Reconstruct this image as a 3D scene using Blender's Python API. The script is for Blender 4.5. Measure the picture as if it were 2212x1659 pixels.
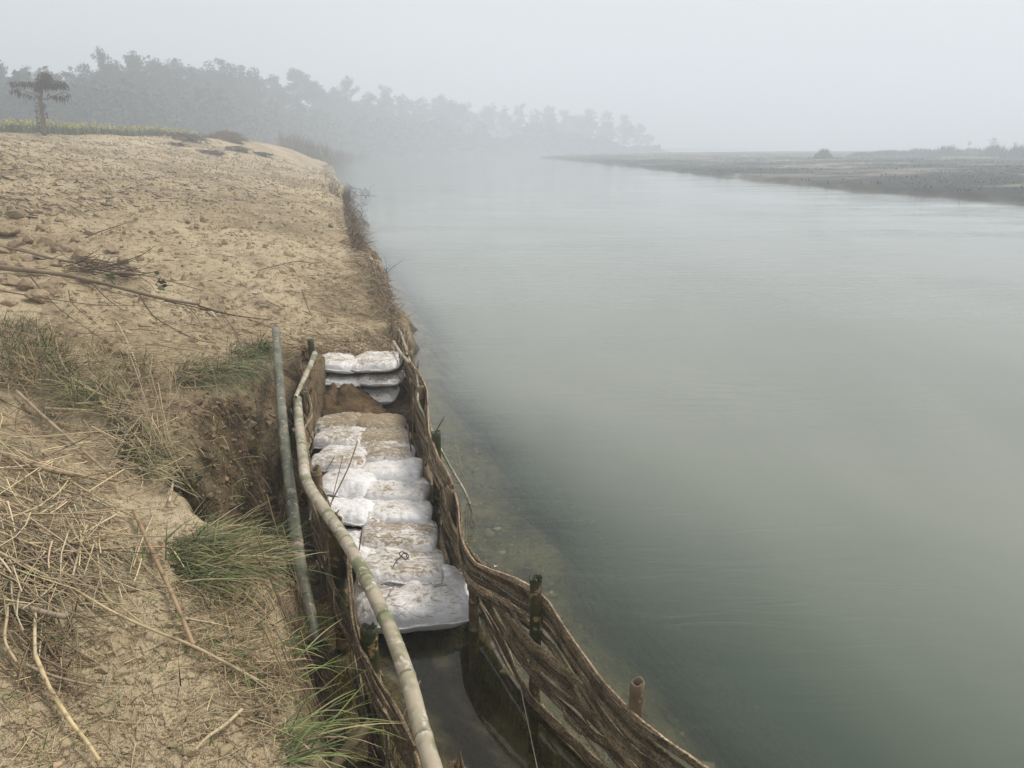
import bpy, math, random
import numpy as np

for o in list(bpy.data.objects):
    bpy.data.objects.remove(o)
scene = bpy.context.scene
COL = scene.collection
rng = np.random.default_rng(11)
random.seed(5)

# ------------------------------------------------------------------ camera, sky, sun, exposure
CAM_H = 2.7
PITCH = math.radians(17.2)
cam_d = bpy.data.cameras.new('camera')
cam_d.lens = 27.0; cam_d.sensor_width = 36.0; cam_d.clip_start = 0.05; cam_d.clip_end = 4000
cam = bpy.data.objects.new('camera', cam_d); COL.objects.link(cam)
cam.location = (0, 0, CAM_H)
cam.rotation_euler = (math.radians(90) - PITCH, 0, 0)
scene.camera = cam

SUN_EL, SUN_AZ = math.radians(52), math.radians(62)      # azimuth clockwise from +Y (view direction), to the right
world = bpy.data.worlds.new('World'); scene.world = world; world.use_nodes = True
wn = world.node_tree.nodes; wl = world.node_tree.links; wn.clear()
sky = wn.new('ShaderNodeTexSky'); sky.sky_type = 'NISHITA'; sky.sun_disc = False
sky.sun_elevation = SUN_EL; sky.sun_rotation = SUN_AZ
sky.air_density = 1.0; sky.dust_density = 6.0; sky.ozone_density = 1.0
hs = wn.new('ShaderNodeHueSaturation'); hs.inputs['Saturation'].default_value = 0.3
mx = wn.new('ShaderNodeMixRGB'); mx.inputs['Fac'].default_value = 0.90
mx.inputs['Color2'].default_value = (8.45, 8.65, 9.1, 1)       # even smoky overcast
bg = wn.new('ShaderNodeBackground'); bg.inputs['Strength'].default_value = 0.1
wo = wn.new('ShaderNodeOutputWorld')
wl.new(sky.outputs[0], hs.inputs['Color']); wl.new(hs.outputs[0], mx.inputs['Color1'])
wl.new(mx.outputs[0], bg.inputs['Color']); wl.new(bg.outputs[0], wo.inputs['Surface'])

sd_ = bpy.data.lights.new('sun', 'SUN'); sd_.energy = 3.0; sd_.angle = math.radians(18); sd_.color = (1.0, 0.955, 0.88)
sun = bpy.data.objects.new('sun', sd_); COL.objects.link(sun)
sun.rotation_euler = (math.radians(90) - SUN_EL, 0, math.pi - SUN_AZ)

scene.view_settings.view_transform = 'Standard'; scene.view_settings.look = 'None'
scene.view_settings.exposure = 0.0; scene.view_settings.gamma = 1.0
scene.view_settings.use_curve_mapping = False
scene.render.engine = 'CYCLES'
cy = scene.cycles
cy.use_denoising = True; cy.max_bounces = 6; cy.diffuse_bounces = 2; cy.glossy_bounces = 3
cy.transparent_max_bounces = 8; cy.volume_bounces = 3; cy.transmission_bounces = 2
cy.caustics_reflective = False; cy.caustics_refractive = False

# ------------------------------------------------------------------ picture coordinates (2212 x 1659 grid) to rays
FPX = 2212 * 0.75
SP, CP = math.sin(PITCH), math.cos(PITCH)
def ray(px, py):
    u = (np.asarray(px, float) - 1106) / FPX; v = (np.asarray(py, float) - 829.5) / FPX
    return np.stack([u, CP - v * SP, -SP - v * CP], -1)
def P(px, py, z=0.0):                       # the point of that ray at height z
    r = ray(px, py); t = (z - CAM_H) / r[..., 2]
    return r * t[..., None] + np.array([0, 0, CAM_H])
def PT(px, py, t):                          # the point of that ray at depth t
    return ray(px, py) * t + np.array([0, 0, CAM_H])

# ------------------------------------------------------------------ noise
def _hash(i, j, s):
    i = (i.astype(np.int64) * 374761393 + j.astype(np.int64) * 668265263 + s * 974711) & 0xffffffff
    i = ((i ^ (i >> 13)) * 1274126177) & 0xffffffff
    return ((i ^ (i >> 16)) & 0xffff) / 65535.0
def vn(x, y, s=0):
    x = np.asarray(x, float); y = np.asarray(y, float)
    xi = np.floor(x); yi = np.floor(y); fx = x - xi; fy = y - yi
    fx = fx * fx * fx * (fx * (fx * 6 - 15) + 10); fy = fy * fy * fy * (fy * (fy * 6 - 15) + 10)
    a = _hash(xi, yi, s); b = _hash(xi + 1, yi, s); c = _hash(xi, yi + 1, s); d = _hash(xi + 1, yi + 1, s)
    return (a + (b - a) * fx + (c - a) * fy + (a - b - c + d) * fx * fy) * 2 - 1
def fbm(x, y, s=0, n=4):
    z = 0; a = 1.0
    for k in range(n):
        z = z + a * vn(x * (2.03 ** k) + 17.3 * k, y * (2.03 ** k) - 9.1 * k, s + k); a *= 0.5
    return z
def sstep(a, b, x):
    t = np.clip((x - a) / (b - a), 0, 1); return t * t * (3 - 2 * t)

# ------------------------------------------------------------------ mesh builder
class MB:
    def __init__(s): s.V = []; s.Q = []; s.T = []; s.C = []; s.U = []; s.n = 0
    def add(s, V, Q=None, T=None, col=None, uv=None):
        V = np.asarray(V, float).reshape(-1, 3); m = len(V)
        s.V.append(V)
        if Q is not None and len(Q): s.Q.append(np.asarray(Q, np.int64).reshape(-1, 4) + s.n)
        if T is not None and len(T): s.T.append(np.asarray(T, np.int64).reshape(-1, 3) + s.n)
        c = np.ones((m, 4)); 
        if col is not None: c[:, :3] = np.asarray(col, float).reshape(-1, 3) if np.ndim(col) > 1 else col
        s.C.append(c)
        s.U.append(np.zeros((m, 2)) if uv is None else np.asarray(uv, float).reshape(-1, 2))
        s.n += m; return s
    def mesh(s, name, smooth=True):
        V = np.concatenate(s.V); Q = np.concatenate(s.Q) if s.Q else np.zeros((0, 4), np.int64)
        T = np.concatenate(s.T) if s.T else np.zeros((0, 3), np.int64)
        me = bpy.data.meshes.new(name)
        me.vertices.add(len(V)); me.vertices.foreach_set('co', V.ravel())
        nl = len(Q) * 4 + len(T) * 3
        me.loops.add(nl); me.loops.foreach_set('vertex_index', np.concatenate([Q.ravel(), T.ravel()]).astype(np.int32))
        st = np.concatenate([np.arange(len(Q)) * 4, len(Q) * 4 + np.arange(len(T)) * 3]).astype(np.int32)
        me.polygons.add(len(st)); me.polygons.foreach_set('loop_start', st)
        me.polygons.foreach_set('use_smooth', np.full(len(st), smooth))
        a = me.attributes.new('tint', 'FLOAT_COLOR', 'POINT'); a.data.foreach_set('color', np.concatenate(s.C).ravel())
        u = me.attributes.new('uvp', 'FLOAT2', 'POINT'); u.data.foreach_set('vector', np.concatenate(s.U).ravel())
        me.update(calc_edges=True); me.validate()
        return me
    def build(s, name, mat, parent=None, smooth=True, origin=None):
        if origin is not None:
            s.V = [v - np.asarray(origin) for v in s.V]
        me = s.mesh(name, smooth); me.materials.append(mat)
        o = bpy.data.objects.new(name, me); COL.objects.link(o)
        if origin is not None: o.location = origin
        if parent is not None: o.parent = parent
        return o

def tag(o, label=None, cat=None, group=None, kind=None):
    if label: o['label'] = label
    if cat: o['category'] = cat
    if group: o['group'] = group
    if kind: o['kind'] = kind
    return o
def empty(name, loc=(0, 0, 0)):
    o = bpy.data.objects.new(name, None); COL.objects.link(o); o.location = loc; o.empty_display_size = 0.1
    return o

def spline(pts, n):                          # Catmull-Rom through pts, n samples
    p = np.asarray(pts, float); m = len(p)
    if m == 2: return p[0] + (p[1] - p[0]) * np.linspace(0, 1, n)[:, None]
    q = np.vstack([2 * p[0] - p[1], p, 2 * p[-1] - p[-2]])
    t = np.linspace(0, m - 1 - 1e-9, n); i = np.floor(t).astype(int); f = (t - i)[:, None]
    a, b, c, d = q[i], q[i + 1], q[i + 2], q[i + 3]
    return 0.5 * (2 * b + (c - a) * f + (2 * a - 5 * b + 4 * c - d) * f ** 2 + (3 * b - 3 * c + d - a) * f ** 3)
def frames(pts, ref):
    T = np.gradient(pts, axis=0); T /= np.linalg.norm(T, axis=1)[:, None] + 1e-12
    N = np.cross(T, np.asarray(ref, float)); N /= np.linalg.norm(N, axis=1)[:, None] + 1e-12
    return T, N, np.cross(N, T)
def tube(mb, pts, r, sides=8, ref=(0, 0, 1), r2=None, caps=True, col=None, jit=0.0, power=1.0, turn=0.0):
    pts = np.asarray(pts, float); n = len(pts)
    r = np.broadcast_to(np.asarray(r, float), (n,)); r2 = r if r2 is None else np.broadcast_to(np.asarray(r2, float), (n,))
    T, N, B = frames(pts, ref)
    a = np.linspace(0, 2 * np.pi, sides, endpoint=False) + turn
    ca = np.sign(np.cos(a)) * np.abs(np.cos(a)) ** power; sa = np.sign(np.sin(a)) * np.abs(np.sin(a)) ** power
    k = 1 + (rng.random((n, sides)) - .5) * 2 * jit
    V = pts[:, None] + N[:, None] * (ca[None] * r[:, None] * k)[..., None] + B[:, None] * (sa[None] * r2[:, None] * k)[..., None]
    i = np.arange(n - 1)[:, None] * sides; j = np.arange(sides)[None]; j2 = (j + 1) % sides
    Q = np.stack([i + j, i + j2, i + sides + j2, i + sides + j], -1).reshape(-1, 4)
    L = np.concatenate([[0], np.cumsum(np.linalg.norm(np.diff(pts, axis=0), axis=1))])
    uv = np.stack(np.broadcast_arrays(L[:, None], (a / 6.283)[None]), -1)
    V = V.reshape(-1, 3); uv = uv.reshape(-1, 2); Tt = []
    if caps:
        base = len(V); V = np.vstack([V, pts[0], pts[-1]]); uv = np.vstack([uv, [0, 0], [L[-1], 0]])
        for q in range(sides):
            Tt.append((base, (q + 1) % sides, q)); o = (n - 1) * sides; Tt.append((base + 1, o + q, o + (q + 1) % sides))
    if col is not None and np.ndim(col) == 2:
        c = np.repeat(np.asarray(col), sides, 0); col = np.vstack([c, c[0], c[-1]]) if caps else c
    return mb.add(V, Q, Tt, col, uv)

# ------------------------------------------------------------------ material helper
class NT:
    def __init__(s, name):
        s.m = bpy.data.materials.new(name); s.m.use_nodes = True; s.t = s.m.node_tree; s.t.nodes.clear()
        s.out = s.n('OutputMaterial')
    def n(s, typ, ins=None, **kw):
        d = s.t.nodes.new('ShaderNode' + typ)
        for k, v in kw.items(): setattr(d, k, v)
        for k, v in (ins or {}).items(): s.set(d, k, v)
        return d
    def set(s, d, k, v):
        sock = d.inputs[k]
        if hasattr(v, 'bl_idname') and hasattr(v, 'outputs'): s.t.links.new(v.outputs[0], sock)
        elif hasattr(v, 'is_output'): s.t.links.new(v, sock)
        else:
            if isinstance(v, tuple) and len(v) == 3 and sock.type == 'RGBA': v = v + (1,)
            sock.default_value = v
    def math(s, op, a, b=0.0, c=0.0, clamp=False):
        d = s.n('Math', operation=op, use_clamp=clamp)
        for i, v in enumerate((a, b, c)): s.set(d, i, v)
        return d
    def mix(s, f, a, b, mode='MIX'):
        return s.n('MixRGB', {0: f, 1: a, 2: b}, blend_type=mode)
    def ramp(s, f, stops, interp='LINEAR'):
        d = s.n('ValToRGB', {0: f}); d.color_ramp.interpolation = interp
        e = d.color_ramp.elements
        while len(e) < len(stops): e.new(0.5)
        for k, (p, c) in zip(e, stops):
            k.position = p; k.color = (c, c, c, 1) if isinstance(c, (int, float)) else tuple(c) + (1,)
        return d
    def noise(s, vec, scale, detail=4, rough=0.55, dist=0.0):
        return s.n('TexNoise', {'Vector': vec, 'Scale': scale, 'Detail': detail, 'Roughness': rough, 'Distortion': dist})
    def pos(s): return s.n('TexCoord').outputs['Object']
    def attr(s, name, typ='GEOMETRY'): return s.n('Attribute', attribute_name=name, attribute_type=typ)
    def scale(s, vec, v): 
        return s.n('Mapping', {'Vector': vec, 'Scale': v})
    def bsdf(s, col, rough=0.8, spec=0.3, bump=None, bstr=0.5, bdist=0.01, **kw):
        b = s.n('BsdfPrincipled', {'Base Color': col, 'Roughness': rough, 'Specular IOR Level': spec})
        if bump is not None:
            bn = s.n('Bump', {'Height': bump, 'Strength': bstr, 'Distance': bdist}); s.t.links.new(bn.outputs[0], b.inputs['Normal'])
        for k, v in kw.items(): s.set(b, k, v)
        s.t.links.new(b.outputs[0], s.out.inputs['Surface']); return b
M = {}
# ------------------------------------------------------------------ plan of the place
RF = np.array([[3.2, -2.2], [1.35, 1.1], [0.68, 2.25], [0.496, 2.55], [0.116, 3.29], [-0.204, 3.9], [-0.40, 4.53], [-0.553, 5.23], [-0.80, 6.45], [-1.0, 7.24], [-1.22, 8.2]])
_edge = [(720, 334.5), (718, 345), (714, 362), (718, 378), (736, 410), (745, 440), (752, 475), (766, 515), (788, 560), (815, 612), (842, 660), (866, 712)]
_e1 = [P(a, b)[:2] for a, b in _edge]
_rim = [(866, 742, .72), (858, 764, .72), (770, 766, .72), (688, 768, .74), (660, 760, .95), (622, 742, 1.0), (588, 752, 1.05), (560, 778, 1.08),
        (520, 806, 1.1), (450, 818, 1.15), (395, 850, 1.18), (345, 905, 1.15), (350, 965, 1.08), (410, 1050, .98), (465, 1098, .93), (545, 1140, .88), (592, 1210, .85),
        (618, 1320, .83), (634, 1480, .82), (642, 1659, .82), (665, 1900, .8)]
_e2 = [P(a, b, z)[:2] for a, b, z in _rim]
_far = [P(a, b)[:2] for a, b in [(1520, 326.0), (1430, 327.3), (1300, 328.3), (1150, 329.3), (1000, 330), (850, 331)]]
BANK = np.array([[2.2, -3.0], [-700, -60], [-700, 1200], [500, 1200]] + [list(p) for p in _far] + [list(p) for p in _e1] + [list(p) for p in _e2])
_bar = [P(a, b)[:2] for a, b in [(2500, 466), (2350, 452), (2212, 440), (2000, 423), (1800, 406), (1600, 386), (1400, 364), (1280, 351), (1210, 344.5), (1160, 340.5), (1230, 336), (1330, 332.5)]]
BAR = np.array([list(p) for p in _bar] + [[160, 400], [700, 460], [700, -40], [45, -40]])

def seg_dist(x, y, poly, closed=True):
    """unsigned distance and, for closed polygons, inside test"""
    p = poly; q = np.roll(p, -1, 0) if closed else p[1:]
    if not closed: p = p[:-1]
    best = np.full(x.shape, 1e18); ins = np.zeros(x.shape, bool); side = np.zeros(x.shape)
    for (ax, ay), (bx, by) in zip(p, q):
        dx, dy = bx - ax, by - ay; L = dx * dx + dy * dy + 1e-12
        t = np.clip(((x - ax) * dx + (y - ay) * dy) / L, 0, 1)
        ex = x - ax - t * dx; ey = y - ay - t * dy; d2 = ex * ex + ey * ey
        m = d2 < best
        if not closed: side = np.where(m, dx * (y - ay) - dy * (x - ax), side)
        best = np.where(m, d2, best)
        if closed:
            c = ((ay > y) != (by > y)) & (x < (bx - ax) * (y - ay) / (by - ay + 1e-18) + ax); ins ^= c
    d = np.sqrt(best)
    return np.where(ins, d, -d) if closed else np.where(side > 0, -d, d)

def sd_coords(x, y):
    return (x + 1.66) * -.2448 + (y - 11.4) * .9696, (x + 1.66) * -.9696 + (y - 11.4) * -.2448   # along, inland

def ground(x, y, masks=False):
    x = np.asarray(x, float); y = np.asarray(y, float); sh = x.shape; x = x.ravel(); y = y.ravel()
    b = seg_dist(x, y, BANK); s, d = sd_coords(x, y)
    D0 = np.interp(s, [-50, 38, 46, 52, 58, 70, 100, 200], [18, 18, 14, 10.0, 7.0, 4.6, 5, 8])
    zc = np.interp(s, [-50, 39, 56, 68, 80, 100, 140, 300], [3.45, 3.5, 3.3, 3.0, 2.5, 1.7, 1.4, 1.2])
    dd = np.where(s > 75, np.maximum(b, 0), d)
    k = .12; aa = .6 + (zc - .6) / D0 * dd; bb = zc + .004 * np.clip(dd - D0, 0, 40)
    top = -k * np.logaddexp(-aa / k, -bb / k)
    near = np.exp(-((x + 2.3) ** 2 + (y - 3.3) ** 2) / 1.1)
    top += .14 * near + .13 * np.exp(-((x + 2.35) ** 2 * .8 + (y - 5.3) ** 2) / .35)
    top -= .14 * np.exp(-((x + 3.2) ** 2 * .25 + (y - 4.55) ** 2) / .12)
    dist = np.hypot(x, y)
    top += (.055 * fbm(x / 1.7, y / 1.7, 3, 3) + .022 * fbm(x / .45, y / .45, 9, 3)) * np.clip(dist / 3, .5, 1.6)
    fd = np.clip(1.3 - dist / 14, 0, 1)
    rough = .5 + .5 * vn(x / .8, y / .8, 44)
    top += fd * (.011 * np.abs(vn(x / .16, y / .16, 21)) + .007 * vn(x / .06, y / .06, 22) * rough + .02 * np.clip(vn(x / .22, y / .22, 71), 0.25, 1) - .006)
    # long shallow drag marks running down the slope
    u = x * .80 + y * .60
    top += .02 * vn(u / .33, (x * -.60 + y * .80) / 3.5, 61) * np.clip(dist / 6, 0, 1) * np.clip(2.2 - dist / 28, 0, 1)
    # below the bank: trench, channel floor, riverbed
    r = seg_dist(x, y, RF, closed=False); out = -b
    chan = np.where(y > 4.12, .03 + .10 * (y - 4.12), .05 - .33 * sstep(-.72, -.12, r) - .04)
    chan = np.where(y > 3.7, chan * sstep(3.85, 4.2, y) + (.01 - .33 * sstep(-.72, -.1, r)) * (1 - sstep(3.85, 4.2, y)), chan)
    chan += .025 * fbm(x / .3, y / .3, 5, 3)
    fenced = (y < 8.15) & (r < 0)
    q = np.where(y < 8.15, r, np.minimum(np.maximum(out - .1, 0), np.maximum(r, 0) + (y > 8.9) * 50))
    shelf = .62 + .1 * vn(x / .5, y / .5, 91)
    shelf = np.where(y > 8.15, .35, shelf) + .5 * sstep(6.3, 5.0, y) * sstep(3.2, 4.5, y) * .3
    bed = -.07 - .14 * np.clip(q, 0, None) - .9 * np.clip(q - shelf, 0, 1.2) - .15 * np.clip(q - 2, 0, 12)
    bed += np.clip(.05 * fbm(x / .26, y / .26, 31, 3), -.03, .07) * np.exp(-np.clip(q, 0, 9) * .8)
    bed = np.maximum(bed, -3.2)
    low = np.where(fenced, chan, bed)
    w0 = np.where((y < 7.0) & (x > -4), np.where((x < -1.75) & (y > 4.2), -.75, -.22 - .15 * sstep(3.5, 4.4, y) + .25 * sstep(5.6, 6.6, y)), -.26)
    w1 = np.where(y < 8.2, .05, .3)
    e = b + .07 * fbm(x / .5, y / .5, 77, 3) * np.clip(dist / 5, .3, 3)
    f = sstep(0, 1, np.clip((e - w0) / (w1 - w0), 0, 1))
    # the trench keeps a floor of moist earth
    low = np.where(fenced & (r < -.95), np.maximum(low, -.02 + .06 * (y > 5)), low)
    z = low + (top - low) * f
    face = 4 * f * (1 - f)
    z += face * .05 * fbm(x / .18, y / .18, 41, 3) * np.clip(1.5 - dist / 20, .3, 1)
    # low sandbar across the river
    sb = seg_dist(x, y, BAR)
    cliff = sstep(-.5, .5 + .6 * vn(x / 9, y / 9, 8), sb)
    barz = .28 + .45 * sstep(0, 30, sb) + .3 * sstep(20, 120, sb) + .1 * fbm(x / 7, y / 4, 12, 4) + .05 * fbm(x / 1.5, y / 1.2, 14, 2)
    z = np.where(sb > -3, np.maximum(z, -1.2 + (barz + 1.2) * cliff), z)
    if masks:
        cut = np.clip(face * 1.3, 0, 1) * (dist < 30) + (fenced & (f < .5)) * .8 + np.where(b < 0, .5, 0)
        return z.reshape(sh), np.clip(cut, 0, 1).reshape(sh), (sb > -1).reshape(sh), b.reshape(sh), r.reshape(sh), sb.reshape(sh)
    return z.reshape(sh)

def pick(px, py, tmax=200):                  # where those rays meet the ground or the water
    R = ray(px, py).reshape(-1, 3); out = np.empty_like(R); o = np.array([0, 0, CAM_H])
    for i, r in enumerate(R):
        L = float(np.linalg.norm(r)); ok, loc, nn, fi = me_o.ray_cast((0, 0, CAM_H), tuple(r / L), distance=tmax)
        t = loc.length if ok else tmax
        t = (loc[0] ** 2 + loc[1] ** 2 + (loc[2] - CAM_H) ** 2) ** .5 / L if ok else tmax / L
        if r[2] < 0: t = min(t, -CAM_H / r[2])
        out[i] = r * t + o
    return out
def gnorm(x, y, e=.04):
    zx = (ground(x + e, y) - ground(x - e, y)) / (2 * e); zy = (ground(x, y + e) - ground(x, y - e)) / (2 * e)
    n = np.stack([-zx, -zy, np.ones_like(zx)], -1); return n / np.linalg.norm(n, axis=-1)[..., None]

def lines(lo, a, b, hi, fine, grow):
    mid = np.arange(a, b, fine); L = []; p = a; st = fine
    while p > lo: st = min(st * (1 + grow), 40); p -= st; L.append(p)
    H = []; p = mid[-1]; st = fine
    while p < hi: st = min(st * (1 + grow), 40); p += st; H.append(p)
    return np.concatenate([L[::-1], mid, H])
def grid_mesh(gx, gy):
    X, Y = np.meshgrid(gx, gy); nx, ny = len(gx), len(gy)
    i = np.arange(ny - 1)[:, None] * nx + np.arange(nx - 1)[None]
    return X, Y, np.stack([i, i + 1, i + nx + 1, i + nx], -1).reshape(-1, 4)

# ------------------------------------------------------------------ ground materials
n = NT('earth'); p = n.pos()
c = n.attr('tint').outputs['Color']; wet = n.attr('wet').outputs['Fac']
fine = n.noise(p, 30, 3, .7); mid = n.noise(n.n('Mapping', {'Vector': p, 'Rotation': (0, 0, math.radians(-37)), 'Scale': (1.5, .8, 1)}), 6.5, 5, .74)
c = n.mix(n.math('MULTIPLY', n.ramp(mid, [(.36, 1), (.49, 0)]), .85), c, (.46, .42, .38), 'MULTIPLY')
c = n.mix(n.math('MULTIPLY', n.ramp(mid, [(.54, 0), (.68, 1)]), .5), c, (1.32, 1.32, 1.32), 'MULTIPLY')
c = n.mix(n.math('MULTIPLY', n.ramp(fine, [(.56, 0), (.72, 1)]), .4), c, (1.35, 1.38, 1.42), 'MULTIPLY')
n.bsdf(c, n.math('SUBTRACT', .95, n.math('MULTIPLY', wet, .6)), .22, n.math('ADD', mid, n.math('MULTIPLY', fine, .3)), 1.0, .10)
M['earth'] = n.m

# ------------------------------------------------------------------ the ground sheet
gx = lines(-720, -3.4, 1.0, 720, .024, .032); gy = lines(-70, 1.2, 8.6, 1150, .026, .024)
X, Y, Q = grid_mesh(gx, gy)
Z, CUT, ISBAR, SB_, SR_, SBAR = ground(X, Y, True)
_s, _d = sd_coords(X, Y)
def lerp3(f, a, b): return a + (np.asarray(b) - a) * f[..., None]
def ramp3(f, stops):
    xs = [t[0] for t in stops]; return np.stack([np.interp(f, xs, [t[1][k] for t in stops]) for k in range(3)], -1)
nb = .5 + .28 * fbm(X / 1.8, Y / 1.8, 101, 5) + .30 * fbm((X * .8 + Y * .6) / 2.2, (X * -.6 + Y * .8) / 7, 121, 3)
Cg = ramp3(nb, [(.2, (.31, .235, .138)), (.5, (.45, .35, .216)), (.8, (.555, .445, .288))])
dragn = fbm((X * .80 + Y * .60) / .22, (X * -.60 + Y * .80) / 1.6, 103, 4)
Cg = lerp3(np.clip(dragn * .9, 0, .55), Cg, (.49, .40, .245)); Cg = lerp3(np.clip(-dragn * .7 - .1, 0, .45), Cg, (.22, .165, .092))
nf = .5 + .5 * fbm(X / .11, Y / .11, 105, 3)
moist_shade = ramp3(nf, [(.3, (.042, .027, .013)), (.75, (.135, .092, .048))])  # damp soil, painted darker still to stand in for trench and cut-face shade
Cg = lerp3(np.clip(CUT * (.75 + .45 * fbm(X / .4, Y / .4, 107, 4)), 0, 1), Cg, moist_shade)
WET = 1 - sstep(.02, .17, Z + .04 * fbm(X / .2, Y / .2, 109, 3))
Cg = lerp3(WET * .7, Cg, (.075, .058, .034)); Cg = lerp3(((SR_ < 0) & (Y < 4.2) & (Z < .03)) * .8, Cg, (.105, .083, .028))
stones = (Z < -.02) & (SBAR < -3)
silt = stones & (SR_ > 0); Cg = lerp3(silt * np.clip(.68 + .6 * fbm(X / .33, Y / .33, 117, 4), 0, 1), Cg, (.48, .415, .275))
Cg = lerp3(stones * np.clip(fbm(X / .2, Y / .2, 31, 3) * 1.2, 0, 1) * .9, Cg, (.40, .35, .23))
nbar = .5 + .5 * fbm(X / 11, Y / 4.5, 111, 5)
Cb = ramp3(nbar - .25 * sstep(16, 2, SBAR), [(.30, (.03, .032, .024)), (.58, (.05, .05, .037)), (.66, (.22, .195, .15)), (.8, (.32, .285, .22))])
Cb = lerp3(np.clip(.5 + fbm(X / 1.3, Y / 1.0, 113, 4), 0, .6), Cb, (.036, .036, .027))
Cg = lerp3(sstep(-.6, .8, SBAR), Cg, Cb)
FIELD = ((_d > np.interp(_s, [0, 38, 52, 70], [20, 20, 12.5, 9])) | (_s > 92)) & (SBAR < -1) & (SB_ > 0)
Cg = lerp3(FIELD.astype(float), Cg, (.05, .07, .025))
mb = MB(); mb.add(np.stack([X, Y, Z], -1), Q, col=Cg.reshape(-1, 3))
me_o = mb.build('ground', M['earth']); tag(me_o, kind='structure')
def addf(o, name, arr):
    a = o.data.attributes.new(name, 'FLOAT', 'POINT'); a.data.foreach_set('value', np.asarray(arr, np.float32).ravel())
addf(me_o, 'wet', WET)
bpy.context.view_layer.update()
print('ground', X.shape)

# ------------------------------------------------------------------ water
n = NT('water'); p = n.pos()
murk = n.attr('murk').outputs['Fac']
pl = n.noise(n.n('Mapping', {'Vector': p, 'Rotation': (0, 0, math.radians(12)), 'Scale': (.30, .09, 1)}), 1.0, 4, .5, .6)
plume = n.math('ADD', n.attr('plume').outputs['Fac'], n.math('MULTIPLY', n.math('SUBTRACT', pl, .5), .9), clamp=True)
body = n.mix(plume, (.054, .073, .050), (.205, .218, .176))
body = n.mix(n.attr('still').outputs['Fac'], body, (.042, .037, .010))
inner = n.n('MixShader', {0: murk, 1: n.n('BsdfTransparent', {'Color': (.80, .80, .66, 1)}), 2: n.n('BsdfDiffuse', {'Color': body})})
ripple = n.noise(n.scale(p, (1.1, 4.2, 1)), 1.0, 4, .55, 1.2); rip2 = n.noise(n.scale(p, (.12, .35, 1)), 1.0, 2, .5)
hh = n.math('MULTIPLY', n.math('MULTIPLY', ripple, n.ramp(rip2, [(.38, .15), (.68, 1)])), n.math('SUBTRACT', 1, n.math('MULTIPLY', n.attr('still').outputs['Fac'], .93)))
bn = n.n('Bump', {'Height': hh, 'Strength': .75, 'Distance': .02})
fr = n.n('Fresnel', {'IOR': 1.33, 'Normal': bn})
gl = n.n('BsdfGlossy', {'Color': (1, 1, 1), 'Roughness': n.math('SUBTRACT', .05, n.math('MULTIPLY', n.attr('still').outputs['Fac'], .045)), 'Normal': bn})
n.set(n.out, 'Surface', n.n('MixShader', {0: fr, 1: inner, 2: gl})); M['water'] = n.m
wx = lines(-110, -1.6, 2.2, 700, .035, .05); wy = lines(-30, 1.6, 8.2, 900, .035, .04)
X, Y, Q = grid_mesh(wx, wy)
Zb, _, _, B_, R_, _ = ground(X, Y, True)
still = ((R_ < 0.0) & (Y < 8)).astype(float)
depth = np.clip(-Zb, 0, 5)
murkv = 1 - np.exp(-depth * np.where(still > 0, 1.3, 3.5))
mb = MB(); mb.add(np.stack([X, Y, 0 * X], -1), Q)
wo_ = mb.build('water', M['water']); tag(wo_, kind='structure'); addf(wo_, 'murk', murkv); addf(wo_, 'still', still)
barq = np.maximum(0, seg_dist(X, Y, BAR)+40); qq = np.where(Y < 8.15, R_, np.minimum(-B_, R_ + 50*(Y > 12)))
addf(wo_, 'plume', .92 * sstep(.2, 4.1, qq + .25 * fbm(X / 1.5, Y / 3, 131, 3) + (.52 + .1 * vn(X / 3, Y / 3, 133)) * np.clip(Y - 4.8, 0, 20)))

# ------------------------------------------------------------------ haze
n = NT('haze')
pv = n.n('VolumePrincipled', {'Color': (.895, .945, 1.0), 'Density': .0055, 'Anisotropy': .25, 'Density Attribute': ''})
n.set(n.out, 'Volume', pv); M['haze'] = n.m
x0, x1, y0, y1, z0, z1 = -735, 735, -85, 1240, -5, 34
V = [(x, y, z) for z in (z0, z1) for y in (y0, y1) for x in (x0, x1)]
mb = MB(); mb.add(V, [(0, 2, 3, 1), (4, 5, 7, 6), (0, 1, 5, 4), (2, 6, 7, 3), (0, 4, 6, 2), (1, 3, 7, 5)])
hz = mb.build('haze', M['haze'], smooth=False); tag(hz, kind='stuff')
# ------------------------------------------------------------------ bamboo, cane, sacking materials
def bamboo_mat(name, base, green, peel, fg=.5, fp=.5, rough=.45):
    n = NT(name); uv = n.attr('uvp').outputs['Vector']; p = n.pos()
    st = n.noise(n.scale(uv, (6, 9, 1)), 1.0, 4, .7, .4)
    a = n.noise(p, 5.5, 3, .6); b = n.noise(n.n('Mapping', {'Vector': p, 'Location': (7, 3, 1)}), 11, 4, .7)
    c = n.mix(n.ramp(a, [(fg - .08, 0), (fg + .08, 1)]), base, green)
    c = n.mix(n.ramp(n.math('MULTIPLY', n.math('ADD', b, st), .5), [(fp, 0), (fp + .04, 1)]), c, peel)
    c = n.mix(n.math('MULTIPLY', st, .7), c, (.55, .5, .42), 'MULTIPLY')
    c = n.mix(1.0, c, n.attr('tint').outputs['Color'], 'MULTIPLY')
    n.bsdf(c, rough, .35, n.math('ADD', st, b), .35, .004); M[name] = n.m
bamboo_mat('bamboo_green', (.095, .10, .066), (.19, .185, .13), (.42, .35, .25), .5, .545)
bamboo_mat('bamboo_pale', (.47, .40, .295), (.20, .205, .105), (.62, .58, .50), .50, .535)
bamboo_mat('bamboo_post', (.045, .052, .018), (.12, .075, .035), (.40, .28, .13), .52, .53, .5)
bamboo_mat('bamboo_dry', (.27, .205, .12), (.15, .108, .062), (.42, .35, .24), .52, .57, .75)
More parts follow.
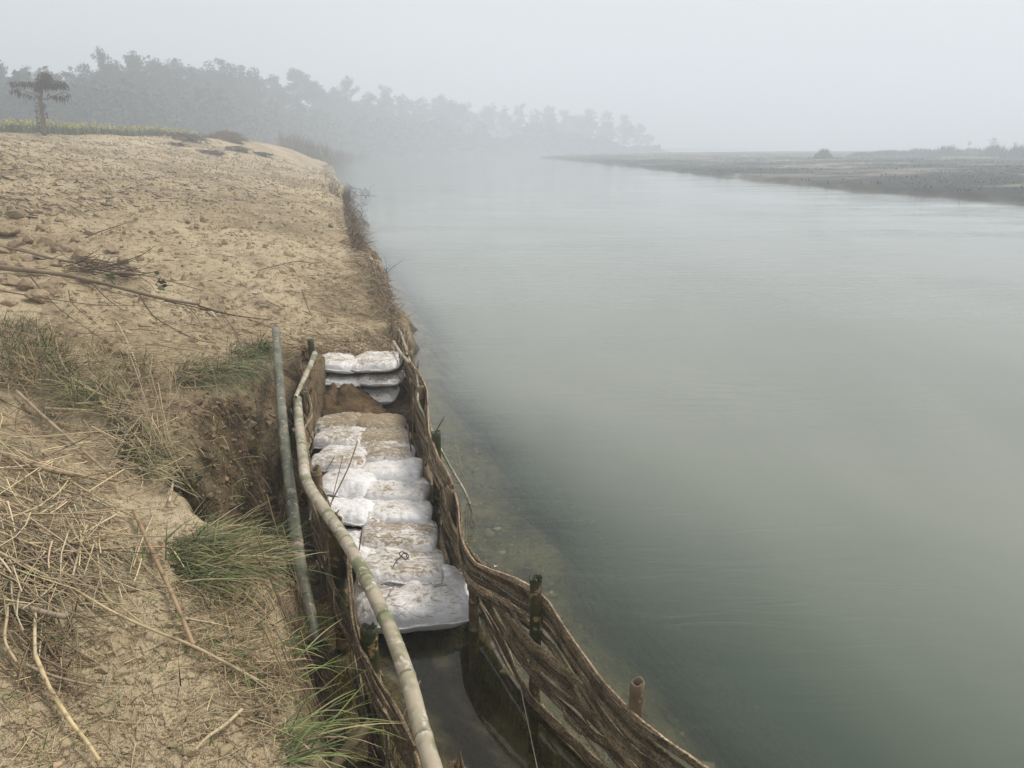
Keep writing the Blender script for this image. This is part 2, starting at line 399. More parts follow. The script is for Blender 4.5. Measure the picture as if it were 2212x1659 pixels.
n = NT('split_cane'); uv = n.attr('uvp').outputs['Vector']; p = n.pos()
f1 = n.noise(n.scale(uv, (9, 26, 1)), 1.0, 5, .8, .35); f2 = n.noise(p, 85, 3, .75)
c = n.ramp(f1, [(.38, (.040, .028, .016)), (.46, (.17, .126, .078)), (.54, (.30, .23, .150)), (.64, (.54, .44, .305))])
c = n.mix(n.math('MULTIPLY', n.ramp(f2, [(.54, 0), (.60, 1)]), .75), c, (.42, .33, .20))
c = n.mix(n.math('MULTIPLY', n.ramp(f2, [(.40, 1), (.46, 0)]), .7), c, (.05, .035, .02))
c = n.mix(1.0, c, n.attr('tint').outputs['Color'], 'MULTIPLY')
n.bsdf(c, .85, .2, n.math('ADD', f1, n.math('MULTIPLY', f2, .4)), .9, .012); M['cane'] = n.m
n = NT('straw')
p = n.pos(); nz = n.noise(p, 45, 2, .6)
n.bsdf(n.mix(n.math('MULTIPLY', nz, .5), n.attr('tint').outputs['Color'], (.45, .42, .38), 'MULTIPLY'), .7, .3); M['straw'] = n.m
n = NT('blade'); b = n.bsdf(n.attr('tint').outputs['Color'], .55, .3)
M['blade'] = n.m
n = NT('leaf'); n.bsdf(n.attr('tint').outputs['Color'], .7, .2); M['leaf'] = n.m
n = NT('bark'); p = n.pos(); nz = n.noise(n.scale(p, (30, 30, 6)), 1.0, 4, .7)
n.bsdf(n.mix(n.math('MULTIPLY', nz, .9), n.attr('tint').outputs['Color'], (.4, .37, .33), 'MULTIPLY'), .85, .2, nz, .6, .01); M['bark'] = n.m
n = NT('sacking'); p = n.n('TexCoord').outputs['Object']; soil = n.attr('soil', 'OBJECT').outputs['Fac']
up = n.n('SeparateXYZ', {0: n.n('NewGeometry').outputs['Normal']}).outputs['Z']
off = n.n('VectorMath', {0: p, 1: n.n('CombineXYZ', {0: n.math('MULTIPLY', n.n('ObjectInfo').outputs['Random'], 40.0)})}, operation='ADD')
m1 = n.noise(n.scale(off, (14, 34, 24)), 1.0, 7, .76, 1.4); m2 = n.noise(off, 55, 4, .75, .5); m3 = n.noise(off, 3.2, 2, .5)
mud = n.math('ADD', n.math('ADD', n.math('MULTIPLY', m1, .62), n.math('MULTIPLY', m2, .18)), n.math('MULTIPLY', m3, .2))
lvl = n.math('ADD', n.math('MULTIPLY', n.math('SUBTRACT', up, .55), .16), n.math('ADD', mud, n.math('MULTIPLY', n.math('SUBTRACT', soil, .555), .34)))
film = n.ramp(lvl, [(.42, 0), (.52, .5), (.64, .95)]); thick = n.ramp(lvl, [(.565, 0), (.625, .9)])
c = n.mix(film, (.80, .80, .81), (.53, .455, .35))
c = n.mix(thick, c, n.mix(n.ramp(m2, [(.4, 0), (.6, 1)]), (.20, .145, .080), (.335, .25, .15)))
wv = n.n('TexWave', {'Vector': p, 'Scale': 90, 'Distortion': .4}, bands_direction='X')
n.bsdf(c, n.mix(thick, (.55, .55, .55), (.95, .95, .95)), .3, n.math('ADD', n.math('MULTIPLY', n.noise(off, 14, 4, .6, 1.2), 1.0), n.math('ADD', n.math('MULTIPLY', wv, .03), n.math('MULTIPLY', thick, .45))), .6, .014)
M['sack'] = n.m
def plain(name, col, rough=.6, spec=.3):
    n = NT(name); nz = n.noise(n.pos(), 40, 3, .6)
    n.bsdf(n.mix(n.math('MULTIPLY', nz, .4), col, tuple(.6 * q for q in col)), rough, spec); M[name] = n.m
plain('white_film', (.74, .74, .74), .4); plain('cord', (.02, .02, .022), .5)

# ------------------------------------------------------------------ bamboo stems
def bamboo(mb, path, r, seg=.32, phase=.1, hollow=(True, True), ref=(0, 0, 1), taper=0.0, sides=14, ragged=0.0, n=None):
    L0 = np.linalg.norm(np.diff(path, axis=0), axis=1).sum()
    dense = spline(path, 400); L = np.concatenate([[0], np.cumsum(np.linalg.norm(np.diff(dense, axis=0), axis=1))]); tot = L[-1]
    S = {0.0: (1, 1), tot: (1, 1)}
    for s in np.arange(.05, tot, .06): S[float(s)] = (1, 1)
    k = phase
    while k < tot:
        for ds, a, c in ((-.022, 1, 1), (-.010, 1.03, .95), (-.004, 1.085, .9), (-.0005, 1.05, .42), (.003, 1.075, .5), (.009, 1.01, 1.12), (.022, .99, 1.1)):
            if .003 < k + ds < tot - .003: S[k + ds] = (a, c)
        k += seg * (1 + .12 * math.sin(k * 9))
    s = np.array(sorted(S)); A = np.array([S[q] for q in s])
    c = np.stack([np.interp(s, L, dense[:, i]) for i in range(3)], -1)
    T, N, B = frames(c, ref)
    rr = r * A[:, 0] * (1 - taper * s / tot); tint = A[:, 1]
    rings = [(c[i], T[i], N[i], B[i], rr[i], tint[i], s[i]) for i in range(len(s))]
    e = rings[-1]
    if hollow[1]: rings += [(e[0], e[1], e[2], e[3], e[4] * .74, .8, e[6]), (e[0] - e[1] * .05, e[1], e[2], e[3], e[4] * .72, .18, e[6])]
    e = rings[0]
    if hollow[0]: rings = [(e[0] + e[1] * .05, e[1], e[2], e[3], e[4] * .72, .18, 0), (e[0], e[1], e[2], e[3], e[4] * .74, .8, 0)] + rings
    a = np.linspace(0, 2 * np.pi, sides, endpoint=False); V = []; C = []; U = []
    jag = rng.normal(0, 1, sides)
    for i, (cc, t, nn, bb, q, ti, ss) in enumerate(rings):
        ring = cc + (np.cos(a)[:, None] * nn + np.sin(a)[:, None] * bb) * q
        if ragged and (len(rings) - 4 < i < len(rings) - 1) and hollow[1]: ring = ring + t * (jag * ragged)[:, None]
        V.append(ring); C.append(np.full((sides, 3), ti)); U.append(np.stack([np.full(sides, ss * 3), a / 6.283 * .3], -1))
    m = len(rings); i = np.arange(m - 1)[:, None] * sides; j = np.arange(sides)[None]; j2 = (j + 1) % sides
    Q = np.stack([i + j, i + j2, i + sides + j2, i + sides + j], -1).reshape(-1, 4)
    V = np.concatenate(V); nb = len(V); V = np.vstack([V, rings[0][0], rings[-1][0]])
    Tt = [(nb, (q + 1) % sides, q) for q in range(sides)] + [(nb + 1, (m - 1) * sides + q, (m - 1) * sides + (q + 1) % sides) for q in range(sides)]
    C = np.vstack(C + [C[0][:1], C[-1][:1]]); U = np.vstack(U + [U[0][:1], U[-1][:1]])
    return mb.add(V, Q, Tt, C, U)

# ------------------------------------------------------------------ wattle fences
def strip(mb, pts, hgt, thk, col, n=64, twist=0.0):
    L = np.concatenate([[0], np.cumsum(np.linalg.norm(np.diff(np.asarray(pts), axis=0), axis=1))]); tt = np.linspace(0, L[-1], n)
    lin = np.stack([np.interp(tt, L, np.asarray(pts)[:, i]) for i in range(3)], -1); c = .45 * lin + .55 * spline(pts, n)
    c[:, 2] += .006 * vn(tt / .11, np.full(n, rng.random() * 99), 6)
    w = 1 + .22 * vn(np.linspace(0, 19, n), np.full(n, rng.random() * 99), 4)
    cl = np.asarray(col) * (1 + .2 * vn(np.linspace(0, 14, n), np.full(n, rng.random() * 99), 8))[:, None]
    for kk in range(int(rng.integers(2, 7)), n, 7): cl[kk] = cl[kk] * (1.5 if rng.random() < .4 else .5)
    tube(mb, c, np.full(n, thk * 1.414), 4, r2=hgt * w * 1.414, col=cl, jit=.10, turn=math.pi / 4)
def weave(fence, posts, bands, rp, name, lat=1):
    """posts (n,2) near to far; bands: (z at each post, side at each post, strips, half spread, lo, hi)"""
    p = np.asarray(posts); d = np.gradient(p, axis=0); d /= np.linalg.norm(d, axis=1)[:, None]
    nrm = np.stack([d[:, 1], -d[:, 0]], -1)              # to the river side
    for zc, sg, cnt, spread, i0, i1 in bands:
        for k in range(cnt):
            s0 = i0 + (rng.integers(1, 3) if rng.random() < .18 else 0); s1 = i1 - (rng.integers(1, 4) if rng.random() < .2 else 0)
            o = (k + .5) / cnt * 2 - 1; pts = []
            rad = rng.uniform(.009, .016)
            for i in range(s0, s1 + 1):
                off = sg * (-1) ** i * (rp + .010 + rng.uniform(0, .012)) + rng.normal(0, .004)
                zz = zc[i] + o * spread + rng.normal(0, .012)
                pts.append([p[i, 0] + nrm[i, 0] * off, p[i, 1] + nrm[i, 1] * off, zz])
                if i < s1:
                    m = (p[i] + p[i + 1]) / 2; zz = (zc[i] + zc[i + 1]) / 2 + o * spread * .95 + rng.normal(0, .017)
                    pts.append([m[0] + rng.normal(0, .012), m[1] + rng.normal(0, .012), zz])
            mb = MB(); t = rng.choice([.55, .75, .95, 1.1, 1.3, 1.65]); col = np.array([t, t * rng.uniform(.95, 1.02), t * rng.uniform(.88, 1.0)])
            strip(mb, pts, rad, rng.uniform(.0025, .0045), col, n=14 * (s1 - s0) + 6)
            mb.build(name, M['cane'], fence, smooth=False)
def fragments(fence, posts, zs, cnt, lo, hi):
    p = np.asarray(posts)
    for k in range(cnt):
        i = rng.integers(lo, hi); f = rng.random(); q = p[i] + (p[i + 1] - p[i]) * f; d = p[i + 1] - p[i]; d = d / np.linalg.norm(d); nn = np.array([d[1], -d[0]])
        q = q + nn * rng.choice([-1, 1]) * rng.uniform(.03, .06); L = rng.uniform(.12, .5); z = zs[i] + rng.uniform(-.16, .12); sl = rng.normal(0, .28)
        a = np.array([q[0] - d[0] * L / 2, q[1] - d[1] * L / 2, z - sl * L / 2]); b = np.array([q[0] + d[0] * L / 2, q[1] + d[1] * L / 2, z + sl * L / 2]); m = (a + b) / 2 + rng.normal(0, .012, 3)
        t = rng.uniform(.6, 1.8); mb = MB(); strip(mb, [a, m, b], rng.uniform(.005, .013), .003, (t, t * .97, t * .92), n=10); mb.build('broken_slat', M['cane'], fence, smooth=False)
def post(fence, x, y, top, r, lean=(0, 0), mat='bamboo_post', bottom=-.5, phase=.12, ragged=.006, seg=.30):
    mb = MB(); a = np.array([x - lean[0] * (top - bottom), y - lean[1] * (top - bottom), bottom]); b = np.array([x, y, top])
    bamboo(mb, np.stack([b + (a - b) * t for t in (1, .66, .33, 0)]), r, seg, phase, (False, True), ref=(1, 0, 0), ragged=ragged)
    return mb.build('post', M[mat], fence)

RP = [(0.87, 1.98), (.496, 2.55), (.116, 3.29), (-.215, 3.87), (-.40, 4.53), (-.553, 5.23), (-.80, 6.4), (-1.0, 7.24), (-1.2, 8.15)]
rf = empty('wattle_fence', (-.2, 5, 0)); tag(rf, 'brown woven bamboo fence standing in the river on the outer side of the sandbags', 'fence')
def under(o, par):                                   # keep world placement under an Empty at the thing's base
    o.matrix_parent_inverse = par.matrix_world.inverted(); return o
bpy.context.view_layer.update()
zU = [.44, .43, .455, .40, .46, .53, .60, .66, .70]; zL = [.285, .285, .265, .31, .32, .38, .45, .50, .55]; zB = [.02, .03, .02, .09, .17, .23, .3, .36, .42]
weave(rf, RP, [(zU, 1, 15, .115, 0, 8), (zL, -1, 15, .115, 0, 8), (zB, -1, 7, .06, 0, 8)], .032, 'woven_strip')
fragments(rf, RP, zL, 40, 0, 8)
rp_tops = [.62, .68, .70, .47, .60, .72, .70, .80, .80]
for i, ((x, y), tp) in enumerate(zip(RP, rp_tops)):
    post(rf, x, y, tp, [.03, .029, .030, .03, .034, .035, .033, .037, .02][i], [(0, 0), (.015, 0), (.0, .01), (.02, 0), (-.05, .05), (0, 0), (.01, 0), (0, 0), (0, 0)][i],
         ['bamboo_dry', 'bamboo_dry', 'bamboo_post', 'bamboo_dry', 'bamboo_dry', 'bamboo_post', 'bamboo_dry', 'bamboo_dry', 'bamboo_dry'][i], phase=[.3, .33, .26, .4, .2, .97, .5, .55, .2][i], ragged=[.01, .004, .012, .004, .01, .004, .005, .012, .01][i])
# pale canes along the top of the fence, river side
for pth, r in (([(862, 712, .78), (876, 748, .76), (886, 782, .74), (899, 802, .72), (904, 838, .66), (903, 866, .62), (918, 900, .58), (934, 934, .55), (958, 982, .45), (985, 1030, .32), (1003, 1060, .24), (1016, 1092, .15)], .0125),
               ([(850, 738, .80), (864, 760, .79), (878, 778, .77), (884, 786, .76)], .016), ([(1040, 1330, .06), (1062, 1388, .05), (1090, 1440, .045), (1125, 1490, .04)], .012),
               ([(865, 716, .82), (874, 744, .79), (880, 768, .78)], .012)):
    mb = MB(); bamboo(mb, np.array([P(a, b, c) for a, b, c in pth]), r, .22, .08, (True, True), sides=8, taper=.2); mb.build('cane', M['bamboo_pale'], rf)
mb = MB()
for k in range(5):                                    # frayed end of the pale cane dragging in the water
    q = P(1012, 1085, .17); e = P(1005 + 5 * k, 1132 + rng.uniform(-6, 6), .0)
    tube(mb, spline([q, (q + e) / 2 + rng.normal(0, .012, 3), e], 6), .003, 4, col=(.42, .35, .25))
mb.build('frayed_end', M['straw'], rf)
# upright dead stems tangled into the far end
for k in range(46):
    i = rng.choice([5, 6, 6, 7, 7, 7]); f = rng.random(); a = np.array(RP[i]); b = np.array(RP[i + 1]); q = a + (b - a) * f
    z0 = .3 + .08 * (i - 5); h = rng.uniform(.2, .5); mb = MB(); ins = rng.uniform(-.14, .03)
    b0 = np.array([q[0] + ins, q[1], z0 - .1]); tip = b0 + np.array([rng.normal(.0, .09) - .03, rng.normal(-.05, .1), h])
    t = rng.uniform(.6, 1.25)
    tube(mb, spline([tip, (tip + b0) / 2 + rng.normal(0, .015, 3), b0], 7), rng.uniform(.002, .0065), 5, col=np.array((.26, .19, .12)) * t); mb.build('dead_stem', M['straw'], rf)

lf = empty('wattle_fence', (-1.2, 4.5, 0)); tag(lf, 'brown woven bamboo fence between the muddy trench and the sandbags, nearer the cut bank', 'fence')
LP = [(-.22, 1.75), (-.40, 2.28), (-.62, 2.86), (-.935, 3.65), (-1.27, 4.58), (-1.56, 5.22), (-1.70, 5.95), (-1.88, 6.75)]
zU = [.48, .50, .55, .58, .60, .62, .66, .74]; zL = [.33, .34, .38, .42, .42, .45, .52, .6]; zB = [.16, .17, .2, .24, .26, .3, .38, .45]
weave(lf, LP, [(zU, -1, 13, .10, 0, 7), (zL, 1, 13, .10, 0, 7), (zB, -1, 8, .08, 0, 7)], .036, 'woven_strip')
for k in range(34):
    i = rng.integers(1, 7); f = rng.random(); a = np.array(LP[i]); b = np.array(LP[i + 1]); q = a + (b - a) * f; mb = MB(); h = rng.uniform(.15, .42)
    b0 = np.array([q[0] + rng.normal(0, .05), q[1], .25 + .04 * i]); tip = b0 + np.array([rng.normal(0, .10), rng.normal(.05, .16), h])
    tube(mb, spline([tip, (tip + b0) / 2 + rng.normal(0, .02, 3), b0], 7), rng.uniform(.002, .007), 5, col=np.array((.27, .20, .125)) * rng.uniform(.5, 1.3)); mb.build('dead_stem', M['straw'], lf)
fragments(lf, LP, zL, 40, 0, 7)
lp_top = [.5, .66, .71, .83, .72, .74, .80, .98]
for i, ((x, y), tp) in enumerate(zip(LP, lp_top)):
    if i < 2: continue
    post(lf, x, y, tp, [.03, .034, .037, .042, .038, .038, .028, .031][i], (0, 0), ['bamboo_dry', 'bamboo_dry', 'bamboo_post', 'bamboo_post', 'bamboo_dry', 'bamboo_post', 'bamboo_post', 'bamboo_post'][i], phase=(tp + .5 - .055), ragged=[.01, .01, .008, .016, .012, .006, .01, .006][i])
q = P(671, 738, 1.02); post(lf, q[0], q[1], 1.04, .03, mat='bamboo_post', phase=1.2)
bpy.context.view_layer.update()
for o in rf.children: under(o, rf)
for o in lf.children: under(o, lf)

def pole(name, path, r, mat, label, cat, seg=.36, phase=.15, taper=0., ref=(0, 0, 1), sides=16, hollow=(True, True)):
    mb = MB(); pts = np.array([P(a, b, c) for a, b, c in path]); bamboo(mb, pts, r, seg, phase, hollow, ref, taper, sides, ragged=.004)
    o = mb.build(name, M[mat], origin=pts[0]); tag(o, label, cat, 'loose bamboo on the bank'); return o
pole('bamboo_pole', [(596, 712, 1.14), (602, 800, 1.02), (612, 930, .86), (630, 1080, .70), (650, 1230, .54), (683, 1392, .36)], .034, 'bamboo_green',
     'straight grey green bamboo pole leaning from the slope down into the trench', 'pole')
pole('bamboo_pole', [(642, 862, .86), (647, 925, .86), (654, 985, .855), (663, 1040, .85), (700, 1100, .845), (742, 1160, .84), (778, 1225, .83), (815, 1300, .82), (850, 1378, .80), (884, 1475, .78), (906, 1560, .76), (934, 1655, .74), (962, 1750, .72)], .032, 'bamboo_pale',
     'long bent pale bamboo pole lying along the top of the inner woven fence', 'pole', .33, .02)
pole('bamboo_pole', [(680, 764, 1.02), (668, 795, .99), (652, 828, .95), (638, 858, .90)], .024, 'bamboo_pale',
     'short pale bamboo length slanting down beside the topmost sandbag stack', 'pole', .3, .2, .4)
pole('bamboo_stake', [(690, 1700, .40), (745, 1625, .45), (802, 1562, .50)], .024, 'bamboo_dry', 'dry split bamboo stub leaning across the trench at the bottom edge', 'stake', .4, .3)
q = P(986, 1660, .42)
ev = empty('bamboo_stake', (q[0], q[1], -.3)); tag(ev, 'broken splintered stake top poking up at the bottom edge of the picture', 'stake')
mb = MB(); bamboo(mb, np.array([[q[0], q[1], -.4], [q[0], q[1], .1], [q[0], q[1], .42]]), .036, .3, .5, (False, True), ref=(1, 0, 0), ragged=.02); o = mb.build('shaft', M['bamboo_dry'], ev)
mb = MB()
for k in range(70):
    a = rng.uniform(0, 6.28); rr = rng.uniform(.012, .036); b = np.array([q[0] + rr * math.cos(a), q[1] + rr * math.sin(a), .40])
    tube(mb, np.stack([b, b + np.array([rng.normal(0, .006), rng.normal(0, .006), rng.uniform(.015, .05)])]), [.0025, .0008], 4, ref=(1, 0, 0), col=np.array((.34, .22, .12)) * rng.uniform(.6, 1.4))
o2 = mb.build('splinters', M['straw'], ev)
bpy.context.view_layer.update(); under(o, ev); under(o2, ev)

# ------------------------------------------------------------------ sandbags
def sandbag(c, w, l, h, yaw=0., pitch=0., roll=0., soil=.5, label='', seed=0, flat=.35, seam='near', group='sandbags packed between the woven fences'):
    nu, nv = 60, 50
    u = np.sin(np.linspace(-1, 1, nu) * np.pi / 2) ** 1; v = np.sin(np.linspace(-1, 1, nv) * np.pi / 2)
    U, Vv = np.meshgrid(u, v)
    ax = w / 2 * U * (1 - .10 * Vv ** 4); ay = l / 2 * Vv * (1 - .10 * U ** 4)
    T = (np.clip((1 - np.abs(U) ** 5.0) * (1 - np.abs(Vv) ** 5.2), 0, 1)) ** .45
    s = seed * 13.7
    edge = np.maximum(np.abs(U) ** 6, np.abs(Vv) ** 6)
    wr = .009 * vn(ax / .017 + s, ay / .2, 51) * np.abs(Vv) ** 2.5 + .008 * vn(ax / .2, ay / .017 + s, 52) * np.abs(U) ** 3
    lump = .020 * fbm(ax / .20 + s, ay / .16 - s, 53, 2)
    for fa, fl, fs, am in ((.4, .05, .22, .011), (-.5, .032, .15, .007), (1.2, .022, .10, .004)):
        rdg = np.abs(vn((ax * fa + ay) / fl + s + 1.2 * vn(ax / .09, ay / .09 + s, 59), (ax - fa * ay) / fs, 54)); lump = lump + am * (np.clip(rdg * 2.2, 0, 1) - .7)
    zt = h / 2 * T * (1 + .0) + (wr + lump * h / .17) * np.clip(T * 2, 0, 1)
    zb = -h / 2 * T * (1 - flat) + .4 * wr * np.clip(T * 2, 0, 1)
    mid = .018 * vn(ax / .12 + s, ay / .12, 57) * edge
    Vt = np.stack([ax, ay, zt + mid], -1).reshape(-1, 3); Vb = np.stack([ax, ay, zb + mid], -1).reshape(-1, 3)
    i = np.arange(nv - 1)[:, None] * nu + np.arange(nu - 1)[None]
    Q = np.stack([i, i + 1, i + nu + 1, i + nu], -1).reshape(-1, 4)
    idx = np.arange(nu * nv).reshape(nv, nu); per = np.concatenate([idx[0, :-1], idx[:-1, -1], idx[-1, :0:-1], idx[:0:-1, 0]])
    remap = np.arange(nu * nv) + nu * nv; remap[per] = per
    mb = MB(); mb.add(np.vstack([Vt, Vb]), np.vstack([Q, remap[Q][:, ::-1]]))
    R = (np.array([[math.cos(yaw), -math.sin(yaw), 0], [math.sin(yaw), math.cos(yaw), 0], [0, 0, 1]]))
    o = mb.build('sandbag', M['sack'], origin=(0, 0, 0))
    o.location = c; o.rotation_euler = (pitch, roll, yaw); o['soil'] = float(soil); tag(o, label, 'sandbag', group)
    # folded hem with its stitching, standing off one or both ends
    for e in ((0,) if seam == 'near' else (nv - 1,) if seam == 'far' else (0, nv - 1)):
        row = np.stack([ax[e], ay[e], (zt + mid)[e]], -1); d = -1 if e == 0 else 1
        k = len(row); hem = []
        for g, (dy, dz) in enumerate(((0, .004), (.008, .006), (.017, .002 ), (.017, -.002), (.008, -.002), (0, -.004))):
            hem.append(row + np.stack([0 * row[:, 0], np.full(k, d * dy), dz + dy * .35 * vn(row[:, 0] / .05 + s, row[:, 0] * 0, 58)], -1))
        hv = np.stack(hem); a = np.arange(5)[:, None] * k + np.arange(k - 1)[None]
        hq = np.stack([a, a + 1, a + k + 1, a + k], -1).reshape(-1, 4)
        mb = MB(); mb.add(hv, hq); hm = mb.build('hem', M['sack'], o); hm['soil'] = float(soil) * .9
        th = row + np.stack([0 * row[:, 0], np.full(k, d * .010), np.full(k, .0085)], -1); mb = MB()
        for a_ in range(1, k - 2, 2): tube(mb, th[a_:a_ + 2], .0012, 4, ref=(0, 1, 0), col=(.62, .60, .56))
        mb.build('stitching', M['straw'], hm)
    return o

bags = [  # px, py, top height, across, along, yaw, pitch(near end up +), roll, soil, label
 (890, 1262, .215, .70, .45, .20, .14, .05, .46, 'plump white sandbag at the front of the row, beside the standing water'),
 (866, 1203, .275, .50, .42, .10, -.12, .04, .52, 'muddy white sandbag touching the front bag, with a black cord loop'),
 (862, 1142, .295, .47, .42, .06, -.10, .03, .60, 'mud speckled sandbag second behind the front bag on the river side'),
 (856, 1092, .31, .46, .40, .04, -.10, .03, .40, 'creased white sandbag third behind the front bag on the river side'),
 (855, 1044, .33, .45, .40, .02, -.10, .04, .42, 'white sandbag fourth behind the front bag on the river side'),
 (846, 1004, .35, .44, .40, .03, -.10, .06, .36, 'clean topped sandbag beside the tall dark green fence post'),
 (834, 966, .37, .42, .40, .03, -.08, .05, .66, 'half muddy sandbag sixth behind the front bag on the river side'),
 (828, 934, .385, .42, .38, .05, -.06, .04, .68, 'sandbag with dark twigs across it, river side below the soil spill'),
 (820, 904, .40, .42, .40, .02, -.05, .08, .82, 'mostly earth covered sandbag on the river side below the stacked bags'),
 (772, 1168, .265, .34, .46, -.05, -.10, -.02, .34, 'white sandbag seen beyond the tall green post and the pale pole'),
 (752, 1082, .33, .40, .44, -.12, -.16, .0, .32, 'bulging clean white sandbag on the bank side, second from the front'),
 (748, 1030, .37, .40, .42, -.10, -.12, .0, .36, 'white sandbag third from the front on the bank side'),
 (739, 974, .385, .40, .46, -.06, -.08, .0, .52, 'broad mud streaked sandbag fourth from the front on the bank side'),
 (736, 933, .40, .40, .36, -.03, -.06, .0, .56, 'sandbag with a bare sandy corner, fifth from the front, bank side'),
 (734, 903, .415, .40, .36, .02, -.05, .0, .70, 'dirty sandbag just below the brown soil spill on the bank side'),
]
for k, (px, py, zt, w, l, yaw, pit, rol, soil, lab) in enumerate(bags):
    h = .22 if k == 0 else .15; w *= 1.0 if k == 0 else 1.08; l *= 1.0 if k == 0 else 1.16
    q = P(px, py, zt); sandbag((q[0], q[1], zt - h * .45), w, l, h, yaw, pit, rol, soil, lab, seed=k + 1, flat=.05 if k == 0 else .35, seam='both' if k == 0 else 'near')
stack = [(-1.33, 7.20, .375, .43, .62, .16, .50, -.02, 'lowest sandbag of the end stack, resting on the river side'),
         (-1.66, 7.22, .530, .50, .62, .125, .44, .05, 'middle tier sandbag of the end stack, bank side'),
         (-1.27, 7.24, .535, .42, .62, .12, .50, .04, 'middle tier sandbag of the end stack, river side'),
         (-1.70, 7.28, .665, .46, .62, .135, .50, .10, 'topmost sandbag of the end stack, bank side, half under loose earth'),
         (-1.32, 7.28, .665, .47, .62, .14, .54, -.04, 'topmost sandbag of the end stack, river side, half under loose earth')]
for k, (x, y, z, w, l, h, soil, rol, lab) in enumerate(stack):
    sandbag((x, y, z), w, l, h, rng.normal(0, .04), -.04, rol, soil, lab, seed=30 + k, group='sandbags stacked at the end of the row')
# black cord loop on the second bag
mb = MB(); t = np.linspace(0, 1, 40); q = P(872, 1203, .33)
px_ = np.array([(850, 1222), (858, 1210), (866, 1202), (872, 1196), (880, 1197), (882, 1204), (876, 1208), (868, 1203), (862, 1196), (868, 1192), (876, 1196), (880, 1206)])
tube(mb, spline([P(a, b, .325) for a, b in px_], 50), .0032, 6); o = mb.build('cord', M['cord']); tag(o, 'thin black cord knotted in a loop on a muddy sandbag', 'cord')
# soil spilled on the bags below the stack
def heap(name, c, rx, ry, h, mat, seed, n=48, amp=.25):
    a = np.linspace(0, 2 * np.pi, n, endpoint=False); rr = np.linspace(0, 1, 20)
    A, Rr = np.meshgrid(a, rr); lim = 1 + .25 * fbm(np.cos(A) * 1.5 + seed, np.sin(A) * 1.5, 61, 3)
    x = np.cos(A) * Rr * rx * lim; y = np.sin(A) * Rr * ry * lim
    z = h * (1 - Rr ** 1.7) + h * amp * fbm(x / .09 + seed, y / .09, 62, 3) * (1 - Rr ** 3) - .02
    i = np.arange(19)[:, None] * n; j = np.arange(n)[None]; j2 = (j + 1) % n
    Q = np.stack([i + j, i + j2, i + n + j2, i + n + j], -1).reshape(-1, 4)
    mb = MB(); mb.add(np.stack([x, y, z], -1), Q, col=np.clip(np.array([.20, .135, .075]) * (1 + .4 * fbm(x / .05, y / .05, 64, 2))[..., None], .02, 1).reshape(-1, 3)); o = mb.build(name, mat, origin=(0, 0, 0)); o.location = c; return o
n = NT('loose_soil'); p = n.pos(); nz = n.noise(p, 40, 4, .7)
n.bsdf(n.mix(n.math('MULTIPLY', nz, .8), n.attr('tint').outputs['Color'], (.45, .4, .36), 'MULTIPLY'), .95, .15, nz, .9, .03); M['soil'] = n.m
o = heap('soil_heap', (-1.62, 6.92, .37), .36, .34, .19, M['soil'], 3); tag(o, 'dark brown soil slumped over the bags below the stack, bank side', 'soil')
o = heap('soil_heap', (-1.36, 6.72, .38), .2, .16, .06, M['soil'], 8); tag(o, 'thin brown soil scattered over a bag on the river side', 'soil')

mb = MB(); tube(mb, spline([P(1095, 1385, .12), P(1118, 1460, .05), P(1140, 1560, .10), P(1165, 1680, .2)], 24), .0022, 5, col=(.42, .37, .27)); o = mb.build('reed_strand', M['straw']); tag(o, 'thin pale reed strand hanging over the standing water by the outer fence', 'reed')
# ------------------------------------------------------------------ scattered growth and litter
def sticks(mb, base, direc, length, rad, bend, col, K=4, sides=4, taper=.6):
    m = len(base); t = np.linspace(0, 1, K)
    d = direc / np.linalg.norm(direc, axis=1)[:, None]; up = np.array([0, 0, 1.])
    sidev = np.cross(d, up); sidev /= np.linalg.norm(sidev, axis=1)[:, None] + 1e-9; nb = np.cross(sidev, d)
    P_ = base[:, None] + d[:, None] * (length[:, None] * t)[..., None] + (sidev * bend[:, :1])[:, None] * ((length[:, None]) * (t * t)[None])[..., None] + (nb * bend[:, 1:])[:, None] * ((length[:, None]) * (t * t)[None])[..., None]
    a = np.linspace(0, 2 * np.pi, sides, endpoint=False)
    off = np.cos(a)[None, :, None] * sidev[:, None] + np.sin(a)[None, :, None] * nb[:, None]
    rr = rad[:, None] * (1 - (1 - taper) * t)[None]
    V = P_[:, :, None] + off[:, None] * rr[:, :, None, None]
    i = (np.arange(m) * K * sides)[:, None, None] + (np.arange(K - 1) * sides)[None, :, None]; j = np.arange(sides)[None, None]; j2 = (j + 1) % sides
    Q = np.stack([i + j, i + j2, i + sides + j2, i + sides + j], -1).reshape(-1, 4)
    C = np.repeat(col, K * sides, 0); return mb.add(V.reshape(-1, 3), Q, None, C)
